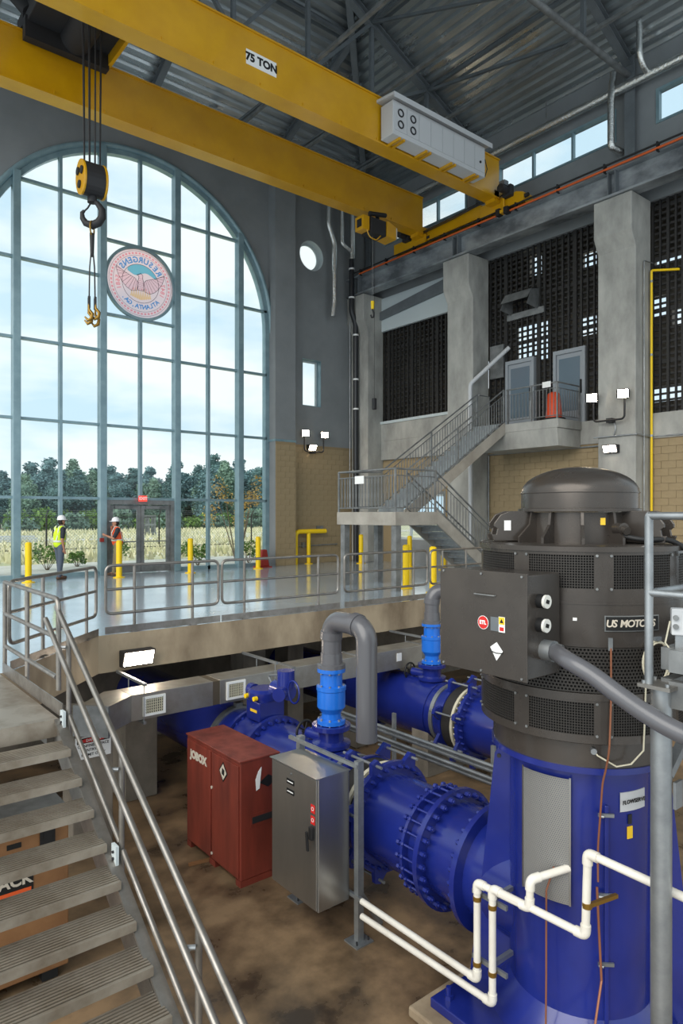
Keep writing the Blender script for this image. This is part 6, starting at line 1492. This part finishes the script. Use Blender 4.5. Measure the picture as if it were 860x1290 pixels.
for s in range(6):
    rnd = random.Random(50+s); H = rnd.uniform(13, 16); bl = []
    for k in range(11):
        f = k/10; r = (2.0+1.4*math.sin(PI*min(f*1.05+.1, 1)))*rnd.uniform(.75, 1.1)*(1 if f < .75 else .7)
        bl.append((rnd.uniform(-1.7, 1.7)*(1.15-f), rnd.uniform(-1.7, 1.7)*(1.15-f), H*(.22+.72*f), r, r*rnd.uniform(.75, 1.0)))
    mt = ('leaf_haze_dark', 'leaf_haze_blue', 'leaf_haze_mid')[s % 3]
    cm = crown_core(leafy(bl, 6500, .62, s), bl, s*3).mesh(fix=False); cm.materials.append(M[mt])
    tm_ = MB().tube([(0,0,0), (.1,.05,H*.3), (0,0,H*.7)], [.28, .22, .1], 7).mesh(); tm_.materials.append(M['bark']); tv.append((cm, tm_, mt))
rnd = random.Random(3); nt = 0
rows = [(92, 18, 76, 2.5), (100, 20, 86, 2.6), (108, 22, 92, 2.7)]
tl = {'leaf_haze_dark': 'haze-tinted dark green tree in the far tree line', 'leaf_haze_blue': 'haze-tinted blue-green tree in the far tree line', 'leaf_haze_mid': 'haze-tinted lighter green tree in the far tree line'}
for Y0, xa, xb, stp in rows:
    x = xa
    while x < xb:
        cm, tm_, mt = tv[rnd.randrange(6)]; sc_f = rnd.uniform(.78, 1.06)
        if Y0 < 95: sc_f *= .80
        u_ = x/Y0
        if u_ > .52: sc_f *= 1.18
        sc_f *= .64
        t = thing('tree', tl[mt], 'tree', (x+rnd.uniform(-1,1), Y0+rnd.uniform(-3,3), ZG), rnd.uniform(0, 6.28), {'leaf_haze_dark': 'dark trees of the tree line', 'leaf_haze_blue': 'haze-tinted blue-green trees of the tree line', 'leaf_haze_mid': 'lighter trees of the tree line'}[mt])
        t.scale = (sc_f*rnd.uniform(.9, 1.2), sc_f, sc_f)
        for nm, me in (('crown', cm), ('trunk', tm_)): o = bpy.data.objects.new(nm, me); C.objects.link(o); o.parent = t
        x += stp*rnd.uniform(.75, 1.25); nt += 1
# undergrowth at the foot of the tree line
ug = [leafy([(rnd.uniform(-2.5, 2.5), rnd.uniform(-.8, .8), .8, 1.3, 1.0) for _ in range(4)], 700, .5, 90+k) for k in range(2)]
for k, m in enumerate(ug):
    me = m.mesh(fix=False); me.materials.append(M['leaf_bright' if k else 'leaf_haze_mid'])
    for j in range(9):
        o = bpy.data.objects.new('hedge_bush', me); C.objects.link(o); o.location = (20+6.2*j+3*k, 86+rnd.uniform(-2, 2), ZG); o.rotation_euler.z = rnd.uniform(-.3, .3); o.scale = (1,1,rnd.uniform(.8,1.5))
        tag(o, 'light green bush in front of the tree line' if k else 'haze-tinted dull green bush in front of the tree line', 'bush', 'light bushes of the tree line' if k else 'dull bushes of the tree line')
# young tree with autumn leaves outside the right part of the window
yt = thing('young_tree', 'young multi-stemmed tree with orange autumn leaves outside the window', 'tree', (14.6, 24.9, ZG))
rnd = random.Random(12); bl = []
for k in range(6):
    a = k*1.05; tip = Vector((14.6+.95*math.cos(a)*rnd.uniform(.5, 1.1), 24.9+.9*math.sin(a), 3.0+rnd.uniform(-.6, .7)))
    mid = Vector((14.6, 24.9, 0)).lerp(tip, .5)+Vector((.12*math.cos(a), .12*math.sin(a), .2))
    MB().tube([(14.6+.08*math.cos(a), 24.9+.08*math.sin(a), ZG), tuple(mid), tuple(tip)], [.03, .022, .008], 6).build('stem', 'bark', yt)
    for j in range(3): bl.append((tip.x+rnd.uniform(-.3, .3), tip.y+rnd.uniform(-.3, .3), tip.z-rnd.uniform(0, .9), .3, .3))
o = leafy(bl, 1100, .085, 5).build('foliage', 'leaf_autumn', yt, fix=False); o['kind'] = 'stuff'
# shrubs planted outside the glass
sh = [(4.6, 23.4, .8, 'leafy shrub outside the window beside the first yellow bollard'), (6.9, 24.6, 1.0, 'leafy shrub seen behind the man in the lime vest'), (9.7, 25.6, 1.0, 'leafy shrub outside between the two men'), (8.2, 25.5, .6, 'small leafy shrub outside beside the man in the lime vest'), (13.2, 27.5, .85, 'leafy shrub seen through the entrance doors'),
      (11.9, 23.2, .8, 'leafy shrub outside right of the entrance doors'), (14.0, 23.0, .9, 'leafy shrub under the young autumn tree'), (15.4, 23.2, .85, 'leafy shrub outside at the right edge of the window'), (3.4, 23.5, .9, 'leafy shrub outside at the left edge of the window')]
for k, (x, y, h, lb) in enumerate(sh):
    t = thing('shrub', lb, 'shrub', (x, y, ZG), group='shrubs outside the window'); rnd = random.Random(k+200); bl = []
    for j in range(7):
        a = 2*PI*j/7; tip = Vector((x+.38*h*math.cos(a), y+.38*h*math.sin(a), ZG+h*rnd.uniform(.5, 1.0)))
        MB().tube([(x, y, ZG), tuple(tip)], [.014, .006], 5).build('stem', 'bark', t)
        bl.append((tip.x, tip.y, tip.z-.1*h, .19*h, .2*h))
    o = leafy(bl, 420, .11, k+77).build('foliage', 'leaf_bright', t, fix=False); o['kind'] = 'stuff'
# long grass of the meadow
rnd = random.Random(31); m = MB()
for _ in range(9000):
    y = rnd.uniform(28, 84); x = rnd.uniform(.1*y, .85*y)
    if 48 < y < 66 and rnd.random() < .5: continue
    h = rnd.uniform(.15, .45); a = rnd.uniform(0, PI); w = .10; dx, dy = w*math.cos(a), w*math.sin(a)
    m.add([(x-dx, y-dy, ZG), (x+dx, y+dy, ZG), (x+rnd.uniform(-.1,.1), y, ZG+h)], [(0,1,2)])
o = m.build('meadow_grass', 'grass_dry', fix=False); o['kind'] = 'stuff'; o['label'] = 'dry yellow grass of the meadow'; o['category'] = 'grass'
# pallet of materials and a crate left in the meadow
tp = thing('timber_stack', 'low pile of pale boards lying in the meadow', 'pile', (11.5, 52, ZG))
for k in range(6): MB().box(10.2+.1*k, 14.0-.15*k, 51.6+.12*k, 51.7+.12*k+.05, ZG+.02+.16*(k % 3), ZG+.14+.16*(k % 3)).build('board', 'cabinet_grey', tp)
ct = thing('site_crate', 'grey crate standing in the meadow beyond the fence', 'crate', (26.5, 62, ZG))
for x in (25.9, 26.5, 27.1): MB().box(x-.08, x+.08, 61.6, 62.4, ZG, ZG+1.9).build('crate_slat', 'galv_dull', ct)
for z in (.1, .9, 1.7): MB().box(25.8, 27.2, 61.55, 61.62, ZG+z, ZG+z+.2).build('crate_rail', 'galv_dull', ct)
